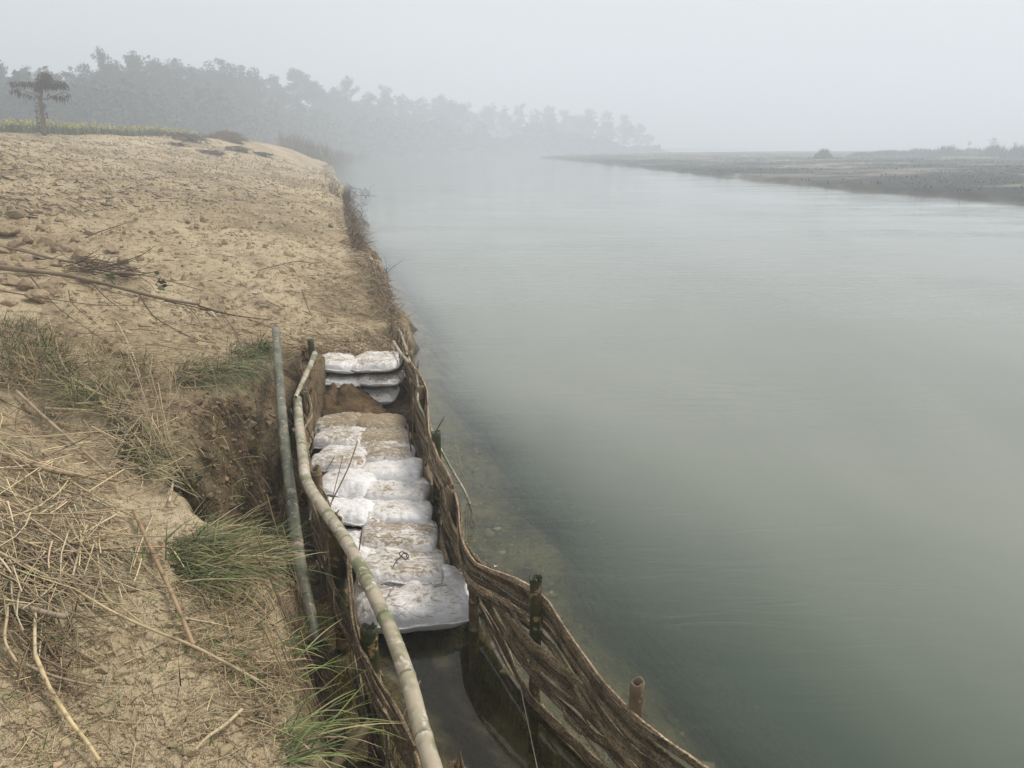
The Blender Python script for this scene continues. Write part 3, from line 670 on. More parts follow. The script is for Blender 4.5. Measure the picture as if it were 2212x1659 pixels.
def blades(mb, base, direc, length, width, droop, col, K=6, tipcol=None):
    m = len(base); t = np.linspace(0, 1, K); d = direc / np.linalg.norm(direc, axis=1)[:, None]
    Pp = base[:, None] + d[:, None] * (length[:, None] * t)[..., None]
    Pp[..., 2] -= droop[:, None] * length[:, None] * (t ** 2.2)[None]
    s = np.cross(d, [0, 0, 1.]) + rng.normal(0, .25, (m, 3)); s /= np.linalg.norm(s, axis=1)[:, None]
    w = width[:, None] * (1 - t ** 1.8)[None] + .0004
    V = np.stack([Pp + s[:, None] * w[..., None], Pp - s[:, None] * w[..., None]], 2)
    i = (np.arange(m) * K * 2)[:, None] + (np.arange(K - 1) * 2)[None]
    Q = np.stack([i, i + 1, i + 3, i + 2], -1).reshape(-1, 4)
    C = np.repeat(col[:, None], K * 2, 1)
    if tipcol is not None: C = C + (tipcol[:, None] - C) * np.repeat(t, 2)[None, :, None] ** 2
    return mb.add(V.reshape(-1, 3), Q, None, C.reshape(-1, 3))
def ico():
    f = (1 + 5 ** .5) / 2
    v = np.array([(-1, f, 0), (1, f, 0), (-1, -f, 0), (1, -f, 0), (0, -1, f), (0, 1, f), (0, -1, -f), (0, 1, -f), (f, 0, -1), (f, 0, 1), (-f, 0, -1), (-f, 0, 1)], float)
    t = np.array([(0, 11, 5), (0, 5, 1), (0, 1, 7), (0, 7, 10), (0, 10, 11), (1, 5, 9), (5, 11, 4), (11, 10, 2), (10, 7, 6), (7, 1, 8), (3, 9, 4), (3, 4, 2), (3, 2, 6), (3, 6, 8), (3, 8, 9), (4, 9, 5), (2, 4, 11), (6, 2, 10), (8, 6, 7), (9, 8, 1)])
    return v / np.linalg.norm(v[0]), t
IV, IT = ico()
def sub(v, t):
    v = [tuple(q) for q in v]; c = {}; T = []
    def mid(a, b):
        k = (min(a, b), max(a, b))
        if k not in c: q = np.array(v[a]) + np.array(v[b]); v.append(tuple(q / np.linalg.norm(q))); c[k] = len(v) - 1
        return c[k]
    for a, b, d in t:
        x, y, z = mid(a, b), mid(b, d), mid(d, a); T += [(a, x, z), (b, y, x), (d, z, y), (x, y, z)]
    return np.array(v), np.array(T)
IV2, IT2 = sub(IV, IT); IV3, IT3 = sub(IV2, IT2)
def lumps(mb, c, size, col, fine=False, flat=.65, rough=.35):
    v, t = (IV2, IT2) if fine else (IV, IT); m = len(c); k = len(v)
    sc = size[:, None, None] * np.stack([rng.uniform(.7, 1.35, m), rng.uniform(.7, 1.35, m), rng.uniform(.5, 1.0, m) * flat / .65], -1)[:, None]
    a = rng.uniform(0, 6.28, m); R = np.zeros((m, 3, 3)); R[:, 0, 0] = np.cos(a); R[:, 0, 1] = -np.sin(a); R[:, 1, 0] = np.sin(a); R[:, 1, 1] = np.cos(a); R[:, 2, 2] = 1
    V = v[None] * (1 + rng.normal(0, rough * .5, (m, k, 1))) * sc
    V = np.einsum('mij,mkj->mki', R, V) + c[:, None]
    T = (np.arange(m) * k)[:, None, None] + t[None]
    return mb.add(V.reshape(-1, 3), None, T.reshape(-1, 3), np.repeat(col, k, 0))
def inpoly(n, poly):                         # random picture points in a polygon
    poly = np.array(poly, float); lo, hi = poly.min(0), poly.max(0); R = []
    while len(R) < n:
        q = lo + rng.random((n * 3, 2)) * (hi - lo); x, y = q.T; ins = np.zeros(len(q), bool)
        for (ax, ay), (bx, by) in zip(poly, np.roll(poly, -1, 0)):
            ins ^= ((ay > y) != (by > y)) & (x < (bx - ax) * (y - ay) / (by - ay + 1e-9) + ax)
        R += list(q[ins])
    return np.array(R[:n])
def onground(n, poly):
    q = inpoly(n, poly); return pick(q[:, 0], q[:, 1])
def vary(base, m, amt=.25, hue=.06):
    return np.clip(np.asarray(base)[None] * (1 + rng.normal(0, amt, (m, 1))) * (1 + rng.normal(0, hue, (m, 3))), .004, .95)
STRAW, STRAW_D, TWIG = (.47, .38, .235), (.25, .185, .105), (.11, .078, .05)

# --- clods and grit over the raked slope
mb = MB()
m = 46000; s = -7 + 62 * rng.random(m) ** 1.9; d = np.abs(rng.random(m)) ** .9 * np.interp(s, [0, 38, 60], [17.5, 17.5, 7])
x = -1.66 - .2448 * s - .9696 * d; y = 11.4 + .9696 * s - .2448 * d
dist = np.hypot(x, y); keep = (seg_dist(x, y, BANK) > .1) & (y > 1.5) & (np.abs(x) < y * .75 + .3) & (vn(x / 1.1, y / 1.1, 201) + .5 * vn(x / .35, y / .35, 202) + rng.random(m) * .9 > .1)
x, y, dist = x[keep], y[keep], dist[keep]; m = len(x)
size = np.clip(rng.lognormal(-4.5, .55, m), .003, .05) * np.interp(dist, [2, 6, 14, 40], [.5, .95, 1.35, 2.2])
lumps(mb, np.stack([x, y, ground(x, y) + size * .12], -1), size, vary((.40, .315, .182), m, .17, .02), rough=.6, flat=.95)
q = onground(3000, [(0, 860), (130, 870), (270, 1080), (420, 1110), (560, 1180), (610, 1300), (635, 1659), (0, 1659)])
size = np.clip(rng.lognormal(-5.6, .6, len(q)), .0015, .022); q[:, 2] += size * .2
lumps(mb, q, size, vary((.37, .29, .17), len(q), .13, .02), rough=.4)
q = onground(900, [(330, 900), (480, 830), (590, 800), (600, 1090), (640, 1350), (560, 1130), (420, 1060)])
size = np.clip(rng.lognormal(-4.9, .6, len(q)), .003, .05); lumps(mb, q, size, vary((.21, .145, .085), len(q), .3, .04), rough=.5)
q = onground(500, [(660, 770), (700, 740), (850, 720), (858, 760), (700, 775)])
size = np.clip(rng.lognormal(-4.7, .55, len(q)), .003, .04); lumps(mb, q, size, vary((.27, .195, .12), len(q), .25, .04), rough=.5)
o = mb.build('clods', M['straw'], smooth=False); tag(o, 'crumbly brown clods and grit strewn over the bare slope', 'clods', kind='stuff')

# --- the loose stones on the left of the slope
def stone(c, size, seed):
    v = IV3.copy(); a = seed * 7.1
    k = 1 + .34 * vn(v[:, 0] * 1.3 + a, v[:, 1] * 1.3 + v[:, 2] + a, 301) + .12 * vn(v[:, 0] * 3.4 + a, v[:, 1] * 3.4 - v[:, 2] * 3, 302) + .05 * vn(v[:, 0] * 9 + a, v[:, 1] * 9 - v[:, 2] * 7, 303)
    for _ in range(8):
        nn = rng.normal(0, 1, 3); nn /= np.linalg.norm(nn); lim = rng.uniform(.6, .9); h = v @ nn; k = np.where(h * k > lim, lim / np.maximum(h, .2), k)
    v = v * k[:, None] * np.array([rng.uniform(.9, 1.25), rng.uniform(.8, 1.1), rng.uniform(.6, .85)]) * size
    mb = MB(); t = rng.uniform(.85, 1.12); mb.add(v, None, IT3, np.array((.35, .268, .17)) * t)
    o = mb.build('stone', M['stone'], smooth=False); o.location = c; o.rotation_euler = (rng.normal(0, .2), rng.normal(0, .2), rng.uniform(0, 6.28))
    return o
n = NT('stone'); p = n.pos(); nz = n.noise(p, 22, 4, .65)
n.bsdf(n.mix(n.ramp(nz, [(.35, 0), (.65, 1)]), n.mix(1.0, n.attr('tint').outputs['Color'], (.72, .7, .68), 'MULTIPLY'), n.attr('tint').outputs['Color']), .9, .2, nz, .5, .012); M['stone'] = n.m
sp = [(12, 505, 36), (50, 490, 26), (38, 520, 22), (78, 498, 24), (8, 548, 30), (60, 545, 26), (92, 532, 40), (118, 520, 34), (30, 532, 22), (64, 566, 24), (95, 556, 26), (130, 548, 34), (160, 540, 26), (20, 580, 34), (54, 590, 36), (90, 590, 22), (128, 575, 40), (165, 560, 34), (205, 568, 34), (150, 590, 30), (230, 575, 24), (186, 585, 30),
      (28, 612, 40), (70, 620, 30), (6, 622, 36), (100, 635, 46), (140, 620, 22), (72, 646, 40), (16, 660, 30), (108, 486, 22), (132, 478, 20), (172, 520, 20), (194, 505, 22), (225, 540, 22), (258, 570, 26), (285, 585, 22), (290, 560, 16), (245, 545, 14), (40, 470, 22), (8, 470, 30), (75, 462, 18), (150, 460, 16), (176, 610, 18), (60, 740, 30), (275, 770, 44), (330, 505, 14), (400, 480, 12)]
pp = pick([a for a, b, c in sp], [b for a, b, c in sp])
for k, ((a, b, w), q) in enumerate(zip(sp, pp)):
    size = w / FPX * np.linalg.norm(q - [0, 0, CAM_H]) * .5 * rng.uniform(.8, 1.15); q = q + np.array([rng.normal(0, .05), rng.normal(0, .08), 0])
    o = stone(q + [0, 0, size * .26], size, k)
    if k == 44: tag(o, 'broad dusty stone half buried in the grass above the cut bank', 'stone', 'stones above the cut bank')
    elif k == 43: tag(o, 'grey stone lying in the grass at the left edge of the picture', 'stone', 'stones above the cut bank')
    elif k >= 45: tag(o, 'small lone stone on the open slope right of the stone pile', 'stone', 'stones on the open slope')
    else: tag(o, 'dusty tan stone in the loose pile at the left edge of the slope', 'stone', 'stones in the loose pile')

# --- straw, reed and twig litter: uncountable mats
mb = MB()
def litter(poly, n, col, L=(.06, .3), R=(.0012, .003), ang=(-.65, .55), lift=.03, bend=.15, K=4, cv=.28):
    q = onground(n, poly); m = len(q); nn = gnorm(q[:, 0], q[:, 1]); a = rng.normal(ang[0], ang[1], m)
    d = np.stack([np.cos(a), np.sin(a), np.zeros(m)], -1); d[:, 2] = -(d[:, 0] * nn[:, 0] + d[:, 1] * nn[:, 1]) / nn[:, 2] + rng.normal(.02, .10, m)
    ln = rng.uniform(0, 1, m) ** 1.8 * (L[1] - L[0]) + L[0]; r = rng.uniform(R[0], R[1], m)
    q[:, 2] += r + rng.random(m) * lift
    q -= d * (ln * .5)[:, None]
    sticks(mb, q, d, ln, r, rng.normal(0, bend, (m, 2)) * [1, .4], vary(col, m, cv, .05), K=K)
litter([(0, 880), (170, 900), (300, 1000), (260, 1120), (320, 1260), (200, 1330), (0, 1340)], 400, STRAW, (.08, .5), (.0015, .0042), lift=.04, cv=.4)
litter([(0, 940), (120, 1000), (240, 1150), (180, 1300), (0, 1340)], 190, STRAW, (.2, .9), (.002, .0048), lift=.06, cv=.4)
litter([(0, 1320), (200, 1330), (180, 1500), (0, 1500)], 100, STRAW_D, (.06, .35), (.0015, .004), lift=.02)
litter([(0, 880), (280, 900), (480, 1110), (600, 1200), (640, 1659), (0, 1659)], 900, STRAW, (.02, .16), (.0008, .0022), ang=(-.5, 1.0), lift=.008)
litter([(0, 880), (280, 900), (480, 1110), (600, 1200), (640, 1659), (0, 1659)], 900, STRAW_D, (.015, .10), (.0008, .0025), ang=(-.5, 1.2), lift=.006)
litter([(400, 1190), (600, 1230), (640, 1500), (600, 1640), (470, 1500), (380, 1330)], 520, (.40, .31, .18), (.05, .24), (.001, .003), ang=(-.3, .9), lift=.03)
litter([(100, 700), (330, 740), (560, 780), (560, 840), (420, 860), (330, 960), (150, 880), (0, 850), (0, 700)], 900, (.33, .25, .145), (.08, .45), (.001, .0035), ang=(-.4, .8), lift=.10)
litter([(200, 880), (330, 900), (420, 1080), (330, 1060), (230, 990)], 260, STRAW, (.12, .6), (.0015, .004), ang=(-.6, .8), lift=.10)
litter([(345, 880), (470, 840), (580, 830), (600, 1050), (500, 1110), (400, 1040)], 200, (.25, .18, .10), (.05, .3), (.0008, .002), ang=(-.6, .9), lift=.03)
litter([(0, 420), (700, 380), (850, 690), (590, 760), (200, 700), (0, 560)], 1300, (.36, .275, .17), (.04, .22), (.002, .005), ang=(-.55, .8), lift=.015)
litter([(0, 420), (700, 380), (850, 690), (590, 760), (200, 700), (0, 560)], 520, TWIG, (.03, .2), (.002, .006), ang=(-.55, .8), lift=.02)
litter([(100, 300), (690, 340), (710, 420), (0, 480), (0, 310)], 800, STRAW_D, (.06, .4), (.005, .014), ang=(-.6, .5), lift=.03)
litter([(100, 300), (690, 340), (710, 420), (0, 480), (0, 310)], 420, TWIG, (.08, .35), (.008, .022), ang=(-.6, .5), lift=.03)
litter([(640, 560), (780, 560), (850, 690), (700, 690)], 500, (.40, .31, .19), (.08, .4), (.002, .005), ang=(-.3, .9), lift=.04)
litter([(640, 730), (860, 715), (860, 770), (690, 778), (620, 800)], 360, STRAW_D, (.05, .35), (.001, .0045), ang=(.2, 1.2), lift=.05)
litter([(690, 380), (720, 380), (760, 480), (800, 570), (860, 690), (830, 700), (760, 560)], 700, (.30, .22, .135), (.1, .5), (.002, .006), ang=(.1, 1.1), lift=.10)
litter([(610, 870), (640, 1000), (690, 1330), (760, 1659), (690, 1659), (640, 1350), (600, 1080)], 420, (.23, .165, .095), (.08, .4), (.0012, .0035), ang=(-.9, .7), lift=.12)
litter([(722, 385), (745, 400), (790, 412), (812, 426), (790, 440), (800, 488), (775, 500), (752, 450)], 150, (.07, .052, .036), (.12, .6), (.006, .016), ang=(.2, 1.2), lift=.06, bend=.3)
litter([(765, 500), (800, 560), (850, 590), (840, 620), (870, 690), (846, 690), (800, 600)], 150, (.10, .075, .05), (.06, .4), (.003, .007), ang=(.3, 1.2), lift=.12, bend=.3)
# scraps on the bags
q = inpoly(170, [(690, 890), (860, 890), (930, 1150), (990, 1290), (790, 1300), (700, 1080)]); pq = P(q[:, 0], q[:, 1], .35); m = len(pq); a = rng.uniform(-1.2, 1.2, m)
pq[:, 2] = np.interp(pq[:, 1], [4.2, 6.9], [.235, .42])
sticks(mb, pq, np.stack([np.cos(a), np.sin(a), 0 * a], -1), rng.uniform(.01, .12, m), rng.uniform(.0008, .002, m), rng.normal(0, .2, (m, 2)) * [1, 0], vary(TWIG, m, .4), K=3)
o = mb.build('straw_litter', M['straw']); tag(o, 'dry straw, cut reed and twig scraps strewn over the bank', 'straw', kind='stuff')

# --- grass
mb = MB()
def grass(poly, n, L=(.15, .4), W=(.0012, .0032), lean=(.5, -.3), sp=.45, upz=.8, droop=.5, green=.75, base=(.062, .095, .030), dry=(.36, .29, .15)):
    q = onground(n, poly); m = len(q); q[:, 2] -= .01
    d = np.stack([rng.normal(lean[0], sp, m), rng.normal(lean[1], sp, m), rng.uniform(.3, 1, m) * upz], -1)
    isg = rng.random(m) < green; c = np.where(isg[:, None], vary(base, m, .35, .10), vary(dry, m, .25, .05)); tip = np.where(isg[:, None], c * np.array([1.9, 1.6, 1.3]), c * 1.1)
    blades(mb, q, d, rng.uniform(L[0], L[1], m), rng.uniform(W[0], W[1], m), rng.uniform(.1, 1, m) * droop, c, tipcol=np.clip(tip, 0, .8))
grass([(0, 690), (60, 690), (150, 760), (180, 830), (0, 830)], 1500, (.12, .36), green=.55, lean=(.2, -.2), base=(.05, .07, .028))
grass([(180, 740), (330, 770), (340, 830), (200, 850)], 620, (.1, .3), green=.5, lean=(.4, -.2), base=(.05, .07, .028))
grass([(370, 780), (480, 785), (540, 770), (560, 800), (450, 822), (370, 830)], 800, (.18, .46), lean=(.9, -.5), green=.7, droop=.7, base=(.05, .085, .03))
grass([(490, 745), (575, 735), (580, 790), (500, 795)], 640, (.15, .42), lean=(.7, -.8), green=.75, droop=.9, base=(.052, .095, .03))
grass([(230, 880), (330, 950), (330, 1030), (250, 1010)], 600, (.12, .4), lean=(.8, -.5), green=.55, droop=.6, base=(.045, .075, .028))
grass([(120, 830), (300, 850), (300, 900), (140, 880)], 500, (.1, .35), lean=(-.5, -.1), green=.45, droop=.5)
grass([(345, 1170), (450, 1140), (480, 1230), (370, 1270)], 560, (.14, .42), lean=(1.1, .0), sp=.5, upz=.6, droop=.45, green=.66, base=(.082, .108, .042))
grass([(400, 1130), (560, 1150), (600, 1230), (440, 1270)], 420, (.1, .34), lean=(.9, .0), green=.6, droop=.5, base=(.085, .11, .042))
grass([(420, 1250), (600, 1250), (635, 1480), (560, 1560), (450, 1380)], 280, (.06, .20), lean=(.4, .0), green=.5, droop=.6, base=(.06, .10, .03))
grass([(575, 1560), (640, 1560), (645, 1659), (580, 1659)], 70, (.15, .42), lean=(1.0, .1), green=.75, droop=.6, base=(.095, .13, .045))
grass([(600, 1290), (640, 1400), (645, 1520), (615, 1480)], 34, (.12, .34), lean=(.6, -.1), sp=.6, green=.8, droop=.4, base=(.08, .13, .035))
grass([(350, 900), (560, 840), (590, 1000), (500, 1100), (390, 1040)], 220, (.06, .28), lean=(.4, -.4), green=.6, droop=.7, base=(.05, .075, .025))
grass([(60, 950), (600, 1200), (620, 1659), (60, 1659)], 110, (.04, .16), lean=(.1, .0), green=.75, droop=.3, base=(.09, .14, .03))
# broad fresh blades in the gully
for (x0, y0), (x1, y1), w, z in (((412, 1056), (484, 972), .010, .12), ((405, 1060), (408, 1020), .008, .1), ((545, 1000), (552, 935), .006, .2), ((520, 1110), (517, 1040), .007, .1), ((375, 1085), (415, 1015), .003, .1)):
    a = pick([x0], [y0])[0]; t = np.linalg.norm(ray(x0, y0) * 1.0); dep = (a - [0, 0, CAM_H])[1] / ray(x0, y0)[1]; b = PT(x1, y1, dep * .97)
    blades(mb, a[None], (b - a)[None], np.array([np.linalg.norm(b - a)]), np.array([w]), np.array([.05]), np.array([[.13, .21, .03]]), K=8)
# dead tufts along the water's edge
grass([(738, 430), (756, 430), (770, 500), (780, 540), (762, 545), (745, 480)], 1500, (.25, .75), (.004, .009), lean=(.5, -.2), sp=.35, droop=.9, green=.12, base=(.09, .08, .045), dry=(.20, .15, .095))
grass([(742, 432), (752, 432), (754, 448), (746, 450)], 240, (.5, 1.0), (.004, .009), lean=(.1, -.1), sp=.18, upz=1.4, droop=.15, green=.1, base=(.07, .06, .04), dry=(.13, .10, .07))
grass([(690, 340), (712, 352), (735, 430), (715, 420), (700, 380)], 500, (.2, .6), (.008, .02), lean=(.3, 0), green=.1, dry=(.20, .155, .105), droop=.5)
grass([(790, 560), (815, 590), (868, 700), (845, 712), (800, 620)], 650, (.1, .4), (.002, .005), lean=(.5, -.2), sp=.6, green=.1, dry=(.26, .19, .12), droop=.7)
grass([(838, 690), (868, 700), (870, 730), (846, 742)], 380, (.08, .3), (.0015, .003), lean=(.5, -.3), sp=.6, green=.06, dry=(.30, .225, .14), droop=.8)
o = mb.build('grass', M['blade']); tag(o, 'green and dry grass growing on the cut bank and along the water', 'grass', kind='stuff')

# --- single reed stalks, branches and twigs one can pick out
def thick(mb, px, r0, r1, col, n=40, lift=.012, sides=7, nodes=True):
    q = pick([a for a, b in px], [b for a, b in px]); q[:, 2] += lift + r0
    c = spline(q, n); r = np.linspace(r0, r1, n) * (1 + .06 * vn(np.linspace(0, 8, n), np.full(n, rng.random() * 50), 3))
    cl = np.asarray(col) * (1 + .18 * vn(np.linspace(0, 11, n), np.full(n, rng.random() * 50), 5))[:, None]
    if nodes:
        for k in range(4, n - 2, 7): r[k] *= 1.22; cl[k] *= .55
    tube(mb, c, r, sides, col=cl); return c
stalks = [
 ([(291, 1117), (340, 1228), (378, 1310), (420, 1412)], .0085, .0075, (.34, .235, .135), 'thick tan reed stalk slanting down beside the green tuft'),
 ([(0, 1209), (80, 1249), (162, 1290), (250, 1341), (338, 1381), (423, 1415), (530, 1472), (636, 1529)], .0055, .0045, (.50, .40, .235), 'longest pale reed crossing the sandy foreground to the trench edge'),
 ([(81, 1436), (112, 1507), (156, 1578), (190, 1622), (219, 1665)], .0065, .005, (.56, .44, .24), 'kinked yellow reed running down to the bottom edge'),
 ([(81, 1327), (79, 1380), (80, 1436)], .005, .005, (.50, .41, .26), 'short upright pale reed meeting the kinked yellow reed'),
 ([(47, 1331), (95, 1343), (146, 1354)], .011, .009, (.33, .26, .18), 'thick grey broken stalk lying left of the bare sand'),
 ([(0, 1188), (90, 1190), (169, 1187), (230, 1170), (281, 1156)], .005, .004, (.48, .37, .21), 'pale reed lying level across the straw mat'),
 ([(30, 1210), (150, 1207), (270, 1199), (365, 1196)], .005, .004, (.40, .27, .16), 'reddish tan reed pointing at the green tuft'),
 ([(210, 1187), (217, 1240), (228, 1300), (268, 1331), (311, 1364)], .0042, .003, (.48, .38, .23), 'thin bent reed hanging down the middle of the sand'),
 ([(0, 993), (89, 1026), (173, 1044), (262, 1056)], .0125, .0085, (.36, .27, .165), 'thickest reed stalk on the mound at the left edge'),
 ([(0, 968), (70, 1000), (150, 1050), (230, 1100), (290, 1130)], .006, .004, (.48, .37, .21), 'long reed running below the thickest stalk'),
 ([(217, 874), (250, 905), (283, 934), (330, 980), (378, 1023)], .0075, .005, (.56, .45, .22), 'yellow jointed reed above the gully'),
 ([(378, 1023), (374, 1060), (368, 1097)], .007, .0065, (.55, .45, .30), 'pale snapped reed end hanging below the yellow jointed reed'),
 ([(104, 693), (122, 745), (137, 797), (165, 830), (190, 856)], .007, .005, (.45, .36, .22), 'bent reed standing out of the grass at the left'),
 ([(253, 702), (270, 735), (286, 770), (297, 800), (307, 835)], .006, .006, (.52, .43, .28), 'pale reed lying upslope over the half buried stone'),
 ([(345, 946), (380, 1010), (410, 1060), (432, 1097)], .0055, .004, (.44, .33, .18), 'tan reed falling into the gully'),
 ([(525, 1552), (490, 1585), (452, 1612), (425, 1640)], .0055, .004, (.47, .38, .23), 'pale reed at the trench edge near the bottom'),
 ([(38, 857), (100, 915), (150, 960), (200, 1005), (240, 1040)], .010, .007, (.36, .28, .18), 'broad flattened reed sloping from the sandy hump'),
 ([(0, 838), (90, 850), (190, 876)], .006, .004, (.40, .31, .19), 'reed lying along the upper edge of the sandy hump'),
 ([(100, 893), (180, 897), (215, 898)], .006, .006, (.56, .46, .24), 'bright yellow reed lying level in the grass'),
 ([(0, 1140), (60, 1140), (130, 1100), (158, 1098)], .0045, .004, (.50, .40, .24), 'reed tipped up against the straw mat at the left edge'),
 ([(190, 1150), (175, 1200), (160, 1262)], .0045, .004, (.53, .43, .27), 'short straight reed lying downslope on the straw mat'),
 ([(338, 1115), (310, 1180), (290, 1240)], .004, .0035, (.49, .39, .24), 'reed crossing the thick tan stalk'),
 ([(60, 1455), (120, 1480), (200, 1500)], .005, .004, (.30, .235, .16), 'dark reed half buried low on the left'),
 ([(400, 1352), (460, 1362), (500, 1372)], .004, .003, (.50, .41, .25), 'short reed at the foot of the dry grass'),
 ([(0, 1290), (20, 1330), (15, 1400), (40, 1450)], .005, .004, (.42, .33, .2), 'crooked reed at the far left edge'),
]
for px, r0, r1, col, lab in stalks:
    mb = MB(); thick(mb, px, r0 * 1.1, r1 * 1.1, np.array(col) * 1.15, lift=.03); o = mb.build('reed_stalk', M['straw']); tag(o, lab, 'reed', 'fallen reed stalks')
def branch(name, main, r0, r1, col, twigs, lab, lift=.03, tcol=(.16, .115, .075)):
    mb = MB(); c = thick(mb, main, r0, r1, col, 60, lift, 8, False); o = mb.build(name, M['bark']); tag(o, lab, 'branch', 'dead branches on the slope')
    for px, a, b in twigs:
        mb = MB(); thick(mb, px, a, b, tcol, 24, lift, 5, False); mb.build('twig', M['bark'], o)
    return o
branch('branch', [(0, 590), (60, 596), (125, 603), (214, 621), (283, 639), (357, 657), (430, 668)], .030, .015, (.30, .235, .165),
       [([(300, 640), (320, 675), (345, 700), (420, 740), (470, 752)], .010, .003), ([(357, 657), (464, 680), (560, 705), (680, 760)], .009, .002), ([(430, 668), (500, 688), (590, 700)], .012, .004), ([(400, 664), (425, 690), (440, 720)], .006, .002), ([(450, 675), (480, 712), (505, 735)], .005, .0015), ([(200, 620), (235, 655), (270, 680)], .008, .002), ([(480, 684), (520, 735), (560, 770)], .005, .0015)],
       'long bare pale branch lying across the slope above the grass')
branch('branch', [(0, 545), (60, 558), (110, 572), (170, 584), (240, 602), (330, 612), (440, 642)], .020, .006, (.30, .235, .16),
       [([(200, 590), (240, 588), (275, 594), (350, 610)], .008, .003), ([(110, 572), (124, 566), (140, 560)], .007, .003), ([(300, 606), (330, 630), (345, 660)], .004, .0015)],
       'thinner bare branch lying just upslope across the stones', .06)
branch('branch', [(0, 640), (60, 650), (150, 664), (230, 672), (330, 670)], .006, .002, (.14, .10, .07), [([(150, 640), (160, 670), (220, 720)], .006, .002), ([(60, 600), (120, 670), (200, 730), (260, 770)], .007, .002)],
       'dark thin branch lying below the long pale branch', .05)
branch('branch', [(188, 530), (215, 518), (250, 505), (300, 488)], .012, .006, (.14, .10, .065), [([(262, 500), (262, 520), (270, 548)], .006, .002), ([(250, 506), (240, 512), (222, 520)], .006, .003)], 'dark forked branch propped on the slope above the stones', .10)
branch('branch', [(560, 590), (575, 585), (640, 570), (680, 575)], .010, .005, (.22, .165, .105), [([(612, 576), (635, 590), (650, 605)], .006, .002)], 'small brown branch lying on the open slope', .03)
# brush bundle over the stones
mb = MB(); q = onground(110, [(150, 572), (275, 585), (278, 600), (220, 608), (130, 600)]); m = len(q); a = rng.normal(-.25, .35, m); q[:, 2] += rng.random(m) * .10 + .03
sticks(mb, q, np.stack([np.cos(a), np.sin(a), rng.normal(.02, .06, m)], -1), rng.uniform(.1, .5, m), rng.uniform(.002, .006, m), rng.normal(0, .2, (m, 2)), vary((.12, .088, .058), m, .45))
o = mb.build('brush_bundle', M['straw']); tag(o, 'dark bundle of dead brush lying over the stones', 'brush', kind='stuff')
# green leaves by the branch
def leafquads(mb, c, size, col, up=.0, asp=.55):
    m = len(c); a = rng.normal(0, 1, (m, 3)); a[:, 2] *= .6; a /= np.linalg.norm(a, axis=1)[:, None]; b = np.cross(a, rng.normal(0, 1, (m, 3)) + np.array([0, 0, up])); b /= np.linalg.norm(b, axis=1)[:, None]
    s = size[:, None]; V = np.stack([c - a * s, c + b * s * asp, c + a * s, c - b * s * asp], 1)
    return mb.add(V.reshape(-1, 3), np.arange(m * 4).reshape(m, 4), None, np.repeat(col, 4, 0))
q = pick([345, 352, 357, 348, 240, 250, 246, 340, 440, 452], [615, 620, 628, 634, 608, 612, 622, 600, 680, 690]); q[:, 2] += .06
mb = MB(); leafquads(mb, q, rng.uniform(.035, .06, len(q)), vary((.045, .06, .02), len(q), .3), asp=.8); o = mb.build('fallen_leaves', M['leaf']); tag(o, 'few round dark green leaves on a thin branch of the slope', 'leaves', kind='stuff')
# plastic scraps
def scrap(px, py, size, lab, z=None, dz=.02):
    q = pick([px], [py])[0] if z is None else P(px, py, z); g = np.linspace(-1, 1, 9); U, V = np.meshgrid(g, g)
    r = .7 + .3 * vn(U * 2 + px, V * 2, 401); Zz = .25 * fbm(U * 1.3 + px, V * 1.3, 402, 3)
    i = np.arange(8)[:, None] * 9 + np.arange(8)[None]; Q = np.stack([i, i + 1, i + 10, i + 9], -1).reshape(-1, 4)
    mb = MB(); mb.add(np.stack([U * r * size, V * r * size * .7, (Zz + .3 * np.abs(U)) * size], -1), Q); o = mb.build('plastic_scrap', M['white_film']); o.location = q + [0, 0, dz]; tag(o, lab, 'plastic scrap')
scrap(552, 636, .05, 'crumpled white plastic scrap on the open slope'); scrap(1071, 1224, .018, 'tiny white scrap floating beside the outer fence', 0, .002)

# --- twigs standing in or floating on the river
def wet(lab, paths, cat='twig', name='dead_twig', col=(.075, .055, .04)):
    o = None
    for k, (pts, r) in enumerate(paths):
        mb = MB(); q = np.array([P(a, b, 0) + [0, 0, 0] if z == 0 else PT(a, b, (P(a, b0, 0)[1]) / ray(a, b)[1]) for a, b, z, b0 in pts])
        tube(mb, spline(q, 14), np.linspace(r, r * .5, 14), 5, col=col, ref=(.3, .2, .93)); 
        if o is None: o = mb.build(name, M['bark']); tag(o, lab, cat, 'twigs in the shallows')
        else: mb.build('side_twig', M['bark'], o)
f = lambda a, b: (a, b, 0, 0)
g = lambda a, b, b0: (a, b, 1, b0)
wet('dark twigs standing in the shallows below the slope', [([f(826, 604), g(824, 575, 604), g(823, 556, 604)], .012), ([f(826, 600), g(845, 580, 600), g(873, 560, 600)], .007), ([f(812, 600), g(814, 570, 600)], .005), ([f(836, 600), g(834, 570, 600), g(830, 552, 600)], .005), ([f(800, 594), f(820, 596), f(835, 598)], .006)])
wet('forked drift twigs lying on the far shallows', [([f(755, 425), f(785, 422), f(812, 424)], .02), ([f(796, 424), g(800, 405, 424), g(812, 398, 424)], .01), ([f(750, 408), f(765, 406), f(780, 410)], .02), ([f(780, 424), g(788, 408, 424), g(792, 400, 424)], .01)])
wet('thin drift twigs on the water by the dead tuft', [([f(768, 487), f(785, 484), f(800, 486)], .014), ([f(765, 470), f(772, 478), f(768, 492)], .012), ([f(760, 458), f(785, 456)], .014), ([f(776, 483), g(772, 474, 483)], .01)])
